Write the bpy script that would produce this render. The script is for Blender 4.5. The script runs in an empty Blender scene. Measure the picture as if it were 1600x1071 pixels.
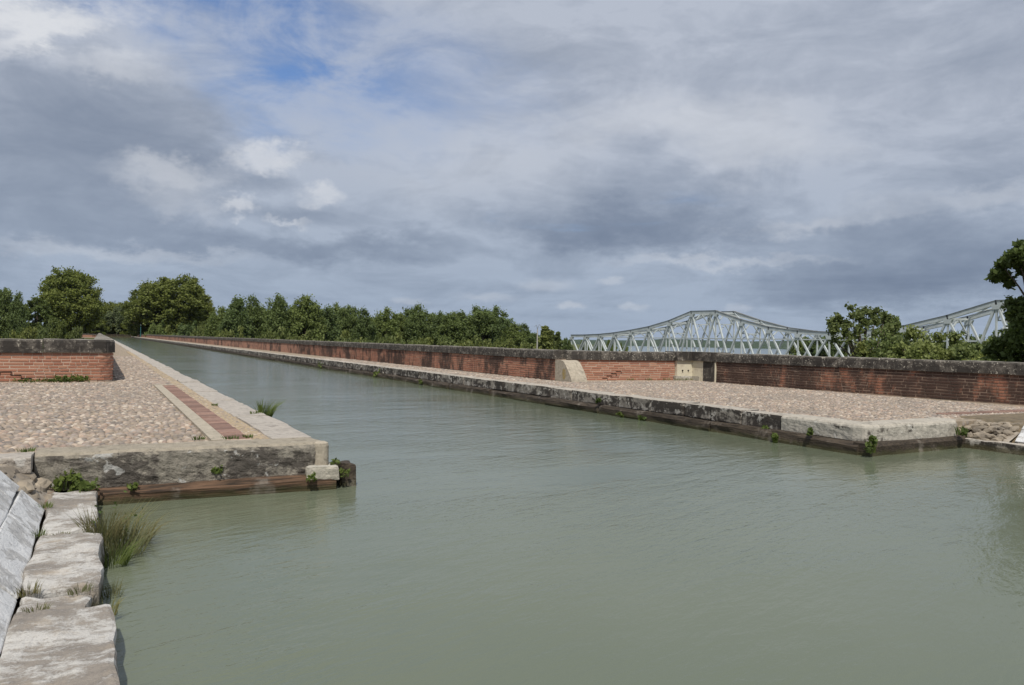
import bpy, bmesh, math, random
import numpy as np
from mathutils import Vector, Matrix, noise as mnoise

R = math.radians
random.seed(7)
rng = np.random.default_rng(11)
scene = bpy.context.scene
COL = scene.collection

# ------------------------------------------------------------------ camera
# World frame: +Y runs along the canal, +X across it to the right, z = 0 is the left quay.
FPX = 1225.0                                   # focal length in pixels of the 1600 px wide photograph
HEAD, ROLL, PITCH, EYE = R(27.775), R(1.15), R(-0.12), 1.25
cam_d = bpy.data.cameras.new('camera')
cam_d.sensor_width = 36.0
cam_d.lens = 36.0 * FPX / 1600.0
cam_d.clip_start, cam_d.clip_end = 0.05, 20000
cam = bpy.data.objects.new('camera', cam_d)
COL.objects.link(cam)
CM = Matrix.Rotation(-HEAD, 4, 'Z') @ Matrix.Rotation(R(90) + PITCH, 4, 'X') @ Matrix.Rotation(ROLL, 4, 'Z')
cam.matrix_world = Matrix.Translation((0, 0, EYE)) @ CM
scene.camera = cam

def ray(px, py):
    return CM.to_3x3() @ Vector(((px - 800) / FPX, -(py - 535.5) / FPX, -1.0))
def on_z(px, py, z):                            # where the line of sight meets a level surface
    d = ray(px, py); k = (z - EYE) / d.z
    return Vector((d.x * k, d.y * k, z))
def on_t(px, py, t):                            # where it meets the plane across the canal at distance t
    d = ray(px, py); k = t / d.y
    return Vector((d.x * k, t, EYE + d.z * k))
def on_n(px, py, n):                            # where it meets a plane along the canal
    d = ray(px, py); k = n / d.x
    return Vector((n, d.y * k, EYE + d.z * k))

# ------------------------------------------------------------------ sun, sky, exposure
SUN_EL = R(56)
SUN_FROM = Vector((-0.44, -0.90, 0)).normalized()          # horizontal direction the light comes from
sun_d = bpy.data.lights.new('sun', 'SUN')
sun_d.energy, sun_d.angle, sun_d.color = 3.8, R(1.2), (1.0, 0.95, 0.87)
sun = bpy.data.objects.new('sun', sun_d)
COL.objects.link(sun)
sdir = -(SUN_FROM * math.cos(SUN_EL) + Vector((0, 0, math.sin(SUN_EL))))
sun.rotation_euler = sdir.to_track_quat('-Z', 'Y').to_euler()

scene.view_settings.view_transform = 'Standard'
scene.view_settings.look = 'None'
scene.view_settings.exposure = 0.0
scene.view_settings.gamma = 1.0
scene.cycles.use_denoising = True
scene.cycles.max_bounces = 6
scene.cycles.transparent_max_bounces = 6
scene.cycles.volume_bounces = 0

class NT:
    """small helper to write node trees"""
    def __init__(s, tree):
        s.t = tree; s.n = tree.nodes; s.l = tree.links
        s.n.clear()
    def node(s, typ, ins=None, **kw):
        nd = s.n.new(typ)
        for k, v in kw.items(): setattr(nd, k, v)
        for k, v in (ins or {}).items():
            sock = nd.inputs[k]
            if isinstance(v, bpy.types.NodeSocket): s.l.new(v, sock)
            else:
                if isinstance(v, tuple) and len(v) == 3 and sock.type == 'RGBA': v = v + (1,)
                sock.default_value = v
        return nd
    def math(s, op, a, b=None, c=None, clamp=False):
        nd = s.n.new('ShaderNodeMath'); nd.operation = op; nd.use_clamp = clamp
        for i, v in enumerate((a, b, c)):
            if v is None: continue
            if isinstance(v, bpy.types.NodeSocket): s.l.new(v, nd.inputs[i])
            else: nd.inputs[i].default_value = v
        return nd.outputs[0]
    def vmath(s, op, a, b=None, out=0):
        nd = s.n.new('ShaderNodeVectorMath'); nd.operation = op
        for i, v in enumerate((a, b)):
            if v is None: continue
            if isinstance(v, bpy.types.NodeSocket): s.l.new(v, nd.inputs[i])
            else: nd.inputs[i].default_value = v
        return nd.outputs[out]
    def mix(s, f, a, b, blend='MIX'):
        nd = s.n.new('ShaderNodeMix'); nd.data_type = 'RGBA'; nd.blend_type = blend
        for i, v in ((0, f), (6, a), (7, b)):
            if isinstance(v, bpy.types.NodeSocket): s.l.new(v, nd.inputs[i])
            else: nd.inputs[i].default_value = v + (1,) if isinstance(v, tuple) and len(v) == 3 else v
        return nd.outputs[2]
    def ss(s, v, a, b, lo=0.0, hi=1.0):          # smoothstep
        nd = s.node('ShaderNodeMapRange', {'Value': v, 'From Min': a, 'From Max': b, 'To Min': lo, 'To Max': hi}, interpolation_type='SMOOTHSTEP')
        return nd.outputs[0]
    def noise(s, vec, scale, detail=4, rough=0.55, dist=0.0, col=False):
        nd = s.node('ShaderNodeTexNoise', {'Vector': vec, 'Scale': scale, 'Detail': detail, 'Roughness': rough, 'Distortion': dist})
        return nd.outputs['Color' if col else 'Fac']
    def scale(s, vec, xyz):
        return s.vmath('MULTIPLY', vec, xyz)

world = bpy.data.worlds.new('World')
scene.world = world
world.use_nodes = True
def build_sky():
    N = NT(world.node_tree)
    out = N.node('ShaderNodeOutputWorld')
    sky = N.node('ShaderNodeTexSky', sky_type='NISHITA', sun_disc=False, sun_elevation=SUN_EL,
                 sun_rotation=math.atan2(SUN_FROM.x, SUN_FROM.y), air_density=1.0, dust_density=0.6, ozone_density=2.0)
    d = N.node('ShaderNodeTexCoord').outputs['Generated']
    sp = N.node('ShaderNodeSeparateXYZ', {0: d})
    x, y, z = sp.outputs
    az = N.math('ARCTAN2', x, y)
    el = N.math('ARCSINE', z)
    zz = N.math('ADD', N.math('MAXIMUM', z, 0.0), 0.13)
    pl = N.node('ShaderNodeCombineXYZ', {0: N.math('DIVIDE', x, zz), 1: N.math('DIVIDE', y, zz), 2: 0.0}).outputs[0]   # flat cloud deck seen from below
    ae = N.node('ShaderNodeCombineXYZ', {0: az, 1: el, 2: 0.0}).outputs[0]
    wn = N.noise(N.scale(ae, (5.0, 9.0, 1.0)), 1.0, 5, 0.6, col=True)
    warp = N.scale(N.vmath('SUBTRACT', wn, (0.5, 0.5, 0.5)), (0.22, 0.11, 0.0))
    aw = N.vmath('ADD', ae, warp)
    def blob(px, py, rx, ry, edge=0.0, tilt=0.0, rel=None):
        v = ray(px, py).normalized()
        c = (math.atan2(v.x, v.y), math.asin(v.z), 0.0)
        q = N.vmath('SUBTRACT', rel or aw, c)
        if tilt:
            nd = N.node('ShaderNodeVectorRotate', {'Vector': q, 'Angle': tilt}, rotation_type='Z_AXIS'); q = nd.outputs[0]
        q = N.scale(q, (FPX / rx, FPX / ry, 0.0))
        return N.ss(N.vmath('LENGTH', q, out=1), 1.0, edge)
    def add(*v):
        r = v[0]
        for w in v[1:]: r = N.math('ADD', r, w)
        return r
    # broad structure of the layer
    n1 = N.noise(pl, 0.55, 6, 0.55, 0.5)
    n2 = N.noise(N.scale(pl, (0.9, 1.2, 1.0)), 1.3, 5, 0.62, 0.7)
    n3 = N.noise(N.scale(ae, (8.0, 24.0, 1.0)), 1.0, 5, 0.62, 0.7)
    n4 = N.noise(N.scale(ae, (3.2, 7.0, 1.0)), 1.7, 6, 0.64, 0.8)
    crisp = N.vmath('ADD', ae, N.scale(N.vmath('SUBTRACT', N.noise(N.scale(ae, (20.0, 28.0, 1.0)), 1.0, 5, 0.65, col=True), (0.5, 0.5, 0.5)), (0.10, 0.075, 0)))
    mid = N.vmath('ADD', ae, N.scale(N.vmath('SUBTRACT', N.noise(N.scale(ae, (8.0, 15.0, 1.0)), 1.0, 6, 0.66, col=True), (0.5, 0.5, 0.5)), (0.26, 0.12, 0)))
    puff = N.vmath('ADD', ae, N.scale(N.vmath('SUBTRACT', N.noise(N.scale(ae, (40.0, 60.0, 1.0)), 1.0, 4, 0.6, col=True), (0.5, 0.5, 0.5)), (0.035, 0.016, 0)))
    def put(w, *a, **k): return N.math('MULTIPLY', blob(*a, **k), w)
    # where the thin layer opens to blue
    blue = add(put(.95, 350, -15, 330, 75, rel=mid), put(.58, 440, 130, 190, 130, rel=mid), put(.5, 640, 150, 300, 130, rel=mid), put(.5, 170, 5, 240, 50, rel=mid), put(.35, 500, 60, 330, 120))
    blue = N.math('MULTIPLY', blue, N.ss(n4, 0.70, 0.36, 0.35, 1.1))
    blue = N.math('MULTIPLY', blue, N.ss(n3, 0.72, 0.30, 0.65, 1.0), clamp=True)
    thin = N.math('MAXIMUM', blue, N.ss(n1, 0.36, 0.26, 0.0, 0.35))
    # shaded undersides
    dark = add(put(.55, 90, 165, 330, 95, .1, -.12, rel=mid), put(.66, 70, 285, 350, 115, .0, -.16, rel=mid), put(.35, 300, 235, 190, 60, rel=mid),
               put(.5, 330, 375, 330, 40, rel=mid), put(.5, 600, 392, 260, 36, rel=mid), put(.42, 450, 336, 150, 20, 0, rel=puff), put(.30, 425, 288, 90, 20, 0, rel=puff),
               put(.55, 985, 325, 300, 90, 0, rel=mid), put(.55, 1030, 352, 250, 50, 0, rel=mid), put(.35, 860, 350, 200, 40, rel=mid),
               put(.8, 1500, 400, 400, 95, 0, rel=mid), put(.5, 1420, 440, 330, 50, rel=mid), put(.35, 1560, 260, 160, 60, rel=mid),
               put(.22, 1400, 90, 420, 100, rel=mid), put(.2, 900, 90, 420, 60, rel=mid))
    tone = N.math('ADD', N.math('MULTIPLY', N.math('SUBTRACT', n3, 0.5), 0.80), N.math('MULTIPLY', N.math('SUBTRACT', n4, 0.5), 1.10))
    dark = N.math('SUBTRACT', N.math('ADD', dark, 0.05), tone)
    dark = N.math('MAXIMUM', dark, 0.0)
    dark = N.math('DIVIDE', dark, N.math('ADD', N.math('MULTIPLY', dark, 0.55), 0.72), clamp=True)   # soft shoulder
    streak = N.noise(N.scale(ae, (6.0, 70.0, 1.0)), 1.0, 4, 0.6, 0.5)
    dark = N.math('ADD', dark, N.math('MULTIPLY', N.math('MULTIPLY', N.math('SUBTRACT', streak, 0.45), N.ss(el, 0.16, 0.02)), 0.7), clamp=True)
    # lit tops
    lit = add(put(.95, 55, 45, 165, 42, .1, -.35, rel=mid), put(.45, 170, 100, 120, 30, rel=crisp), put(.80, 412, 250, 78, 30, .2, rel=crisp), put(.62, 505, 306, 50, 24, .2, rel=crisp), put(.55, 380, 318, 44, 20, .2, rel=crisp),
              put(.45, 265, 272, 120, 32, .1, rel=crisp), put(.3, 280, 310, 90, 34, rel=crisp), put(.45, 455, 350, 40, 10, rel=crisp), put(.40, 1080, 190, 260, 60, rel=mid), put(.35, 1180, 240, 200, 50, rel=mid),
              put(.22, 760, 250, 260, 110), put(.35, 1290, 345, 170, 20, rel=mid), put(.25, 1500, 310, 190, 24, rel=mid), put(.3, 1100, 405, 240, 14, rel=mid), put(.25, 160, 395, 260, 20, rel=mid),
              put(.34, 890, 478, 34, 9, .3, rel=puff), put(.28, 955, 440, 30, 8, .3, rel=puff), put(.28, 990, 480, 30, 9, .3, rel=puff), put(.24, 855, 447, 60, 14, .2, rel=puff), put(.24, 640, 472, 34, 9, .3, rel=puff),
              put(.24, 1150, 482, 30, 9, .3, rel=puff), put(.25, 760, 465, 70, 10, rel=puff))
    lit = N.math('MULTIPLY', lit, N.ss(n2, 0.25, 0.6, 0.65, 1.05), clamp=True)
    low = N.ss(el, 0.30, 0.0)                                  # the deck dims and cools towards the horizon
    S = 10.0                                                   # background strength is 0.1
    base = N.mix(low, (0.465 * S, 0.510 * S, 0.600 * S), (0.355 * S, 0.430 * S, 0.545 * S))
    c = N.mix(N.math('MULTIPLY', dark, 0.95), base, (0.155 * S, 0.202 * S, 0.290 * S))
    skyc = N.mix(1.0, sky.outputs[0], (0.80, 0.98, 1.25), 'MULTIPLY')
    c = N.mix(N.math('MULTIPLY', thin, 0.92), c, skyc)
    c = N.mix(lit, c, (0.70 * S, 0.72 * S, 0.76 * S))
    bg = N.node('ShaderNodeBackground', {'Color': c, 'Strength': 0.1})
    N.l.new(bg.outputs[0], out.inputs[0])
build_sky()
world.cycles.sampling_method = 'MANUAL'; world.cycles.sample_map_resolution = 512

# ------------------------------------------------------------------ materials
def new_mat(name):
    m = bpy.data.materials.new(name); m.use_nodes = True
    return m, NT(m.node_tree)
def finish(N, color, rough=0.85, height=None, strength=0.5, dist=0.02, spec=0.3, extra=None):
    ins = {'Base Color': color, 'Roughness': rough, 'Specular IOR Level': spec}
    if height is not None:
        ins['Normal'] = N.node('ShaderNodeBump', {'Height': height, 'Strength': strength, 'Distance': dist}).outputs[0]
    ins.update(extra or {})
    p = N.node('ShaderNodeBsdfPrincipled', ins)
    o = N.node('ShaderNodeOutputMaterial')
    N.l.new(p.outputs[0], o.inputs[0])
    return p
def piece_random(N):                                          # one number for each piece, be it an object or a face group
    a = N.node('ShaderNodeAttribute', attribute_name='rnd').outputs['Fac']
    o = N.node('ShaderNodeObjectInfo').outputs['Random']
    return N.math('FRACT', N.math('ADD', N.math('MULTIPLY', a, 7.31), o))
def ramp(N, fac, stops):
    nd = N.node('ShaderNodeValToRGB', {'Fac': fac})
    el = nd.color_ramp.elements
    while len(el) < len(stops): el.new(0.5)
    for e, (p, c) in zip(el, stops): e.position = p; e.color = c + (1,)
    return nd.outputs[0]
def world_pos(N): return N.node('ShaderNodeNewGeometry').outputs['Position']
def up_face(N): return N.node('ShaderNodeSeparateXYZ', {0: N.node('ShaderNodeNewGeometry').outputs['True Normal']}).outputs[2]
M = {}

def mk_brick(name, stain, cols, far=False):
    m, N = new_mat(name); pos = world_pos(N)
    if far:                                                   # too far away to tell the bricks apart
        r = N.noise(N.scale(pos, (2.3, 2.3, 13.0)), 1.0, 2, 0.5)
        r = N.ss(r, 0.3, 0.7)
    else: r = piece_random(N)
    c = ramp(N, r, cols)
    g = N.noise(pos, 38, 4, 0.65)
    c = N.mix(N.ss(g, 0.35, 0.75, 0.0, 0.35), c, (0.42, 0.25, 0.17))
    if far: c = N.mix(0.22, c, (0.40, 0.29, 0.22))
    s1 = N.noise(N.scale(pos, (0.9, 0.9, 0.75)), 1.0, 6, 0.66, 0.4)
    s2 = N.noise(N.scale(pos, (5.0, 5.0, 1.6)), 1.0, 5, 0.7)
    s = N.math('ADD', N.math('MULTIPLY', s1, 0.7), N.math('MULTIPLY', s2, 0.38))
    st = N.ss(s, 0.78 - stain * 0.42, 0.86 - stain * 0.36)
    c = N.mix(N.math('MULTIPLY', st, 0.86), c, (0.034, 0.027, 0.023))
    w = N.noise(N.scale(pos, (1.3, 1.3, 2.0)), 1.7, 5, 0.6)
    c = N.mix(N.ss(w, 0.60, 0.78, 0.0, 0.30), c, (0.46, 0.36, 0.28))
    finish(N, c, 0.92, g, 0.5, 0.01)
    M[name] = m
RED = [(p, (r_ * .90 + .012, g_ * .97 + .012, b_ + .012)) for p, (r_, g_, b_) in [(0.0, (0.33, 0.115, 0.065)), (0.35, (0.41, 0.165, 0.095)), (0.6, (0.36, 0.135, 0.08)), (0.82, (0.46, 0.215, 0.13)), (1.0, (0.27, 0.09, 0.055))]]
mk_brick('brick_clean', 0.05, RED)
mk_brick('brick_mid', 0.46, RED)
mk_brick('brick_dark', 0.92, [(p, (a * .82, b * .78, c * .75)) for p, (a, b, c) in RED])
mk_brick('brick_half', 0.74, RED)
mk_brick('brick_far', 0.66, RED, True)

def mk_mortar(name, base, stain):
    m, N = new_mat(name); pos = world_pos(N)
    g = N.noise(pos, 30, 5, 0.6)
    c = N.mix(g, base, tuple(v * 0.72 for v in base))
    s1 = N.noise(N.scale(pos, (0.9, 0.9, 0.75)), 1.0, 6, 0.66, 0.4)
    c = N.mix(N.ss(s1, 0.62 - stain * 0.3, 0.75 - stain * 0.3, 0.0, 0.85), c, (0.05, 0.042, 0.036))
    finish(N, c, 0.95, g, 0.4, 0.01); M[name] = m
mk_mortar('mortar', (0.56, 0.43, 0.33), 0.0)
mk_mortar('mortar_stained', (0.30, 0.21, 0.155), 0.5)

def mk_coping(name, dark, lichen, top):
    m, N = new_mat(name); pos = world_pos(N); r = piece_random(N)
    a = N.noise(pos, 3.2, 7, 0.7, 0.3); b = N.noise(pos, 17, 5, 0.65); v = N.noise(N.scale(pos, (6, 6, 1.2)), 1.4, 5, 0.65)
    c = N.mix(N.ss(a, 0.46, 0.68), dark, (0.17, 0.15, 0.125))
    c = N.mix(N.ss(v, 0.55, 0.72, 0.0, 0.55), c, (0.22, 0.195, 0.165))
    c = N.mix(N.math('MULTIPLY', N.ss(b, 0.57, 0.66), N.ss(a, 0.56 - lichen * 0.2, 0.64 - lichen * 0.16)), c, (0.50, 0.46, 0.38))
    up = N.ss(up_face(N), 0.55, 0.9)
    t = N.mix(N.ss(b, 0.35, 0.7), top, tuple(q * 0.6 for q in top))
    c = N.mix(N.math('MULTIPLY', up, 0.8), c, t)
    c = N.mix(N.math('MULTIPLY', r, 0.30), c, (0.09, 0.08, 0.07))
    finish(N, c, 0.93, N.math('ADD', a, N.math('MULTIPLY', b, 0.5)), 0.7, 0.03); M[name] = m
mk_coping('coping', (0.040, 0.035, 0.030), 0.35, (0.34, 0.31, 0.26))
mk_coping('coping_lichen', (0.040, 0.035, 0.030), 0.85, (0.34, 0.31, 0.26))

def mk_concrete(name, base, dark, white, amount, wamount, bump=0.6, topcol=None, warm=None):
    m, N = new_mat(name); pos = world_pos(N)
    a = N.noise(N.scale(pos, (1.0, 1.0, 1.8)), 1.6, 7, 0.65, 0.3); b = N.noise(pos, 11, 6, 0.68); g = N.noise(pos, 60, 4, 0.65)
    v = N.noise(N.scale(pos, (9, 9, 1.0)), 1.0, 4, 0.6)
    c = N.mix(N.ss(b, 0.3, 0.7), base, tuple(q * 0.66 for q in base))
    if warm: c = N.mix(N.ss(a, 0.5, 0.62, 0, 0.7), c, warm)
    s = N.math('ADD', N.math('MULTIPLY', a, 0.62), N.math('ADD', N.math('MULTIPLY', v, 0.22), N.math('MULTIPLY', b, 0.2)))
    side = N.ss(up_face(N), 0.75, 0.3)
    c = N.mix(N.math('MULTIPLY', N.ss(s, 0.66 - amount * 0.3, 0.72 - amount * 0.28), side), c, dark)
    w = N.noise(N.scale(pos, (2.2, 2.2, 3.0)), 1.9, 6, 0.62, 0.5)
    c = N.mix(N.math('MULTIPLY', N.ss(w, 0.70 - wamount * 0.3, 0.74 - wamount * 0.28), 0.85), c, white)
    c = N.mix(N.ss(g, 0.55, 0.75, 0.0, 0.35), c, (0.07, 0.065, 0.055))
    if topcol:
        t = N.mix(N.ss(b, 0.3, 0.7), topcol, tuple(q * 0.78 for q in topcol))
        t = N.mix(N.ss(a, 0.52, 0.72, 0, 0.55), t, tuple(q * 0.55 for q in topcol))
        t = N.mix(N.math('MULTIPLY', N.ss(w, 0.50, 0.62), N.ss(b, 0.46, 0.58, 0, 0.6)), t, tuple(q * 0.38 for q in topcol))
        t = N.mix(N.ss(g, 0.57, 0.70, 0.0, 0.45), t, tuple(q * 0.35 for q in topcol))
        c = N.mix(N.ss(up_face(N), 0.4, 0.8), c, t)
    # green slime line just above water
    zc = N.node('ShaderNodeSeparateXYZ', {0: pos}).outputs[2]
    wl = N.ss(N.math('ADD', zc, N.math('MULTIPLY', b, 0.10)), -0.36, -0.47)
    c = N.mix(N.math('MULTIPLY', wl, 0.8), c, (0.075, 0.065, 0.03))
    h = N.math('ADD', N.math('MULTIPLY', b, 1.0), N.math('MULTIPLY', g, 0.35))
    finish(N, c, 0.93, h, bump, 0.05); M[name] = m
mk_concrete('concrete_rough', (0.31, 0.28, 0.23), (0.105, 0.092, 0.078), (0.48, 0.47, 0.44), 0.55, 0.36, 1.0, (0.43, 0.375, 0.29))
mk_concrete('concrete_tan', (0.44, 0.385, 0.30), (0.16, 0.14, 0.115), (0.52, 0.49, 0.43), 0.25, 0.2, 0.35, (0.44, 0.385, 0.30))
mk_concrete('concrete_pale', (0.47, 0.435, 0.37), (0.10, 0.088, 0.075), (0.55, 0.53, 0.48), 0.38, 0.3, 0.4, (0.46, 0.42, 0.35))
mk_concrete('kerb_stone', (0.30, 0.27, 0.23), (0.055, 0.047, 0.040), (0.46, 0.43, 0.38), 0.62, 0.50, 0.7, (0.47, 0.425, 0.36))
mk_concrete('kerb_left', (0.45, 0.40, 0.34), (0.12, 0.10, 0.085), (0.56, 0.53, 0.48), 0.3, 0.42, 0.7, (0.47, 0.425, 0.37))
def mk_ledge():
    m, N = new_mat('ledge_stone'); pos = world_pos(N)
    a = N.noise(N.scale(pos, (1.0, 1.5, 1)), 1.9, 5, 0.6, 0.4); f = N.noise(N.scale(pos, (1.0, 1.5, 1)), 9, 6, 0.72, 0.3); g = N.noise(pos, 70, 4, 0.7)
    k = N.math('ADD', N.math('ADD', N.math('MULTIPLY', a, 0.55), N.math('MULTIPLY', f, 0.40)), N.math('MULTIPLY', g, 0.22))
    c = N.mix(N.ss(f, 0.3, 0.7), (0.30, 0.265, 0.225), (0.185, 0.165, 0.145))
    c = N.mix(N.ss(k, 0.55, 0.665), c, (0.53, 0.51, 0.475))
    o = N.noise(pos, 3.3, 5, 0.6)
    c = N.mix(N.ss(o, 0.56, 0.70, 0, 0.55), c, (0.40, 0.33, 0.25))
    c = N.mix(N.ss(g, 0.56, 0.72, 0, 0.5), c, (0.10, 0.09, 0.075))
    zc = N.node('ShaderNodeSeparateXYZ', {0: pos}).outputs[2]
    c = N.mix(N.math('MULTIPLY', N.ss(N.math('ADD', zc, N.math('MULTIPLY', f, 0.10)), -0.34, -0.43), 0.85), c, (0.07, 0.062, 0.035))
    finish(N, c, 0.92, N.math('ADD', f, N.math('MULTIPLY', g, 0.4)), 0.8, 0.03); M['ledge_stone'] = m
mk_ledge()
mk_concrete('bank_slab', (0.56, 0.55, 0.53), (0.34, 0.32, 0.30), (0.68, 0.68, 0.67), 0.05, 0.8, 0.5, None)
mk_concrete('plinth', (0.50, 0.46, 0.38), (0.18, 0.15, 0.12), (0.6, 0.57, 0.5), 0.3, 0.4, 0.6, (0.52, 0.49, 0.42))
mk_concrete('pier_stone', (0.40, 0.37, 0.31), (0.16, 0.14, 0.12), (0.5, 0.48, 0.42), 0.3, 0.2, 0.5)

def mk_whitewash():
    m, N = new_mat('whitewash'); pos = world_pos(N)
    a = N.noise(pos, 4.0, 6, 0.65); b = N.noise(pos, 22, 4, 0.6)
    c = N.mix(N.ss(a, 0.45, 0.7), (0.62, 0.565, 0.43), (0.48, 0.42, 0.32))
    c = N.mix(N.ss(b, 0.62, 0.72), c, (0.33, 0.28, 0.22))
    finish(N, c, 0.9, b, 0.3, 0.01); M['whitewash'] = m
mk_whitewash()

def mk_cobble():
    m, N = new_mat('cobble'); pos = world_pos(N); r = piece_random(N)
    c = ramp(N, r, [(0.0, (0.135, 0.122, 0.115)), (0.16, (0.265, 0.215, 0.17)), (0.32, (0.38, 0.30, 0.225)), (0.48, (0.19, 0.172, 0.16)), (0.62, (0.40, 0.285, 0.21)),
                    (0.75, (0.58, 0.51, 0.42)), (0.88, (0.28, 0.20, 0.16)), (1.0, (0.36, 0.33, 0.30))])
    g = N.noise(pos, 45, 4, 0.6); a = N.noise(pos, 1.1, 4, 0.6)
    c = N.mix(0.12, c, (0.31, 0.255, 0.20))
    c = N.mix(N.ss(g, 0.4, 0.75, 0, 0.4), c, (0.25, 0.21, 0.165))
    a2 = N.noise(pos, 0.45, 5, 0.65, 0.6); c = N.mix(N.ss(a2, 0.50, 0.68, 0.0, 0.45), c, (0.19, 0.165, 0.14))
    c = N.mix(N.ss(a, 0.45, 0.7, 0.0, 0.45), c, (0.20, 0.17, 0.135))
    finish(N, c, 0.8, g, 0.25, 0.006, 0.35); M['cobble'] = m
    m, N = new_mat('cobble_bed'); pos = world_pos(N)
    vor = N.node('ShaderNodeTexVoronoi', {'Vector': pos, 'Scale': 8.5, 'Randomness': 1.0}, feature='F1')
    r = N.node('ShaderNodeSeparateColor', {0: vor.outputs['Color']}).outputs[0]
    c1 = ramp(N, r, [(0.0, (0.26, 0.22, 0.175)), (0.3, (0.38, 0.30, 0.215)), (0.6, (0.30, 0.26, 0.22)), (0.8, (0.44, 0.34, 0.24)), (1.0, (0.50, 0.44, 0.36))])
    g = N.noise(pos, 30, 5, 0.65); a = N.noise(pos, 0.8, 4, 0.6)
    gap = N.ss(vor.outputs['Distance'], 0.28, 0.62)
    c = N.mix(gap, c1, N.mix(g, (0.33, 0.265, 0.19), (0.20, 0.16, 0.115)))
    c = N.mix(N.ss(a, 0.45, 0.72, 0, 0.4), c, (0.26, 0.22, 0.17))
    finish(N, c, 0.92, N.math('SUBTRACT', N.math('MULTIPLY', g, 0.3), gap), 0.6, 0.02); M['cobble_bed'] = m
mk_cobble()

def mk_plain(name, c1, c2, sc=8.0, rough=0.85, bump=0.4, spec=0.3, aniso=(1, 1, 1), random_amt=0.0, slime=False):
    m, N = new_mat(name); wp = world_pos(N); pos = N.scale(wp, aniso)
    a = N.noise(pos, sc, 6, 0.65, 0.3)
    c = N.mix(N.ss(a, 0.32, 0.68), c1, c2)
    if random_amt: c = N.mix(N.math('MULTIPLY', piece_random(N), random_amt), c, tuple(q * 0.5 for q in c2))
    if slime:
        zc = N.node('ShaderNodeSeparateXYZ', {0: wp}).outputs[2]; sl = N.noise(wp, 7, 5, 0.65)
        c = N.mix(N.math('MULTIPLY', N.ss(N.math('ADD', zc, N.math('MULTIPLY', sl, 0.16)), -0.37, -0.45), 0.85), c, (0.055, 0.052, 0.022))
        gl = N.noise(wp, 2.1, 5, 0.65); c = N.mix(N.ss(gl, 0.55, 0.68, 0, 0.55), c, (0.24, 0.21, 0.175))
    finish(N, c, rough, a, bump, 0.02, spec); M[name] = m
mk_plain('paving_brick', (0.33, 0.215, 0.165), (0.235, 0.14, 0.11), 14, 0.9, 0.4, random_amt=0.75)
mk_plain('timber_red', (0.165, 0.098, 0.060), (0.026, 0.020, 0.015), 2.2, 0.88, 1.0, aniso=(1.0, 6, 22), slime=True)
mk_plain('timber_dark', (0.095, 0.072, 0.05), (0.030, 0.023, 0.017), 3.0, 0.8, 1.0, aniso=(6, 1.2, 16), random_amt=0.4, slime=True)
mk_plain('crack', (0.02, 0.016, 0.012), (0.035, 0.027, 0.02), 9)
mk_plain('yellow_lichen', (0.33, 0.235, 0.06), (0.30, 0.26, 0.19), 9)
mk_plain('rubble', (0.40, 0.335, 0.25), (0.20, 0.17, 0.135), 4.0, 0.9, 0.8, random_amt=0.55)
mk_plain('rubble_mortar', (0.36, 0.315, 0.255), (0.24, 0.205, 0.165), 9.0, 0.95, 0.7)
mk_plain('soil', (0.20, 0.155, 0.10), (0.11, 0.09, 0.06), 7.0, 0.95, 0.7)
mk_plain('sand_gravel', (0.44, 0.34, 0.215), (0.30, 0.235, 0.155), 26.0, 0.95, 0.7)
mk_plain('bark', (0.13, 0.105, 0.075), (0.06, 0.047, 0.035), 6, 0.9, 0.8, aniso=(3, 3, 0.6))
mk_plain('steel_paint', (0.52, 0.555, 0.545), (0.40, 0.435, 0.43), 0.6, 0.55, 0.05, 0.4)
mk_plain('steel_dark', (0.20, 0.205, 0.195), (0.13, 0.13, 0.125), 0.8, 0.6, 0.05, 0.4)
mk_plain('pole_concrete', (0.42, 0.40, 0.35), (0.33, 0.31, 0.27), 3, 0.9, 0.2)
mk_plain('teal_paint', (0.05, 0.17, 0.17), (0.035, 0.12, 0.13), 3, 0.5, 0.05)
mk_plain('hill_wood', (0.045, 0.07, 0.028), (0.020, 0.036, 0.016), 0.02, 1.0, 0.0)

def mk_ground():
    m, N = new_mat('meadow'); pos = world_pos(N)
    a = N.noise(pos, 0.03, 6, 0.6); b = N.noise(pos, 1.2, 6, 0.7)
    c = N.mix(N.ss(a, 0.35, 0.65), (0.07, 0.095, 0.03), (0.13, 0.125, 0.055))
    c = N.mix(N.ss(b, 0.4, 0.7, 0, 0.6), c, (0.05, 0.062, 0.022))
    finish(N, c, 1.0, b, 0.6, 0.1, 0.1); M['meadow'] = m
mk_ground()

def mk_water(name, deep, rough, scl, strength):
    m, N = new_mat(name); pos = world_pos(N)
    q = N.node('ShaderNodeVectorRotate', {'Vector': pos, 'Angle': R(-22)}, rotation_type='Z_AXIS').outputs[0]
    w1 = N.noise(N.scale(q, (1.3, 4.2, 1)), 1.1 * scl, 3, 0.55, 0.5)
    w2 = N.noise(N.scale(q, (3.0, 7.5, 1)), 2.6 * scl, 3, 0.6, 0.4)
    gust = N.noise(N.scale(pos, (0.22, 0.42, 1)), 1.0, 4, 0.6)
    amp = N.ss(gust, 0.36, 0.62, 0.35, 1.0)
    h = N.math('MULTIPLY', N.math('ADD', N.math('MULTIPLY', w1, 1.0), N.math('MULTIPLY', w2, 0.45)), amp)
    mud = N.noise(N.scale(pos, (0.12, 0.16, 1)), 1.0, 4, 0.55)
    c = N.mix(N.ss(mud, 0.35, 0.65), deep, tuple(v * f for v, f in zip(deep, (0.90, 0.93, 0.95))))
    finish(N, c, rough, h, strength, 0.035, 0.5, {'IOR': 1.33}); M[name] = m
mk_water('canal_water', (0.130, 0.147, 0.099), 0.10, 1.0, 0.46)
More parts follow.
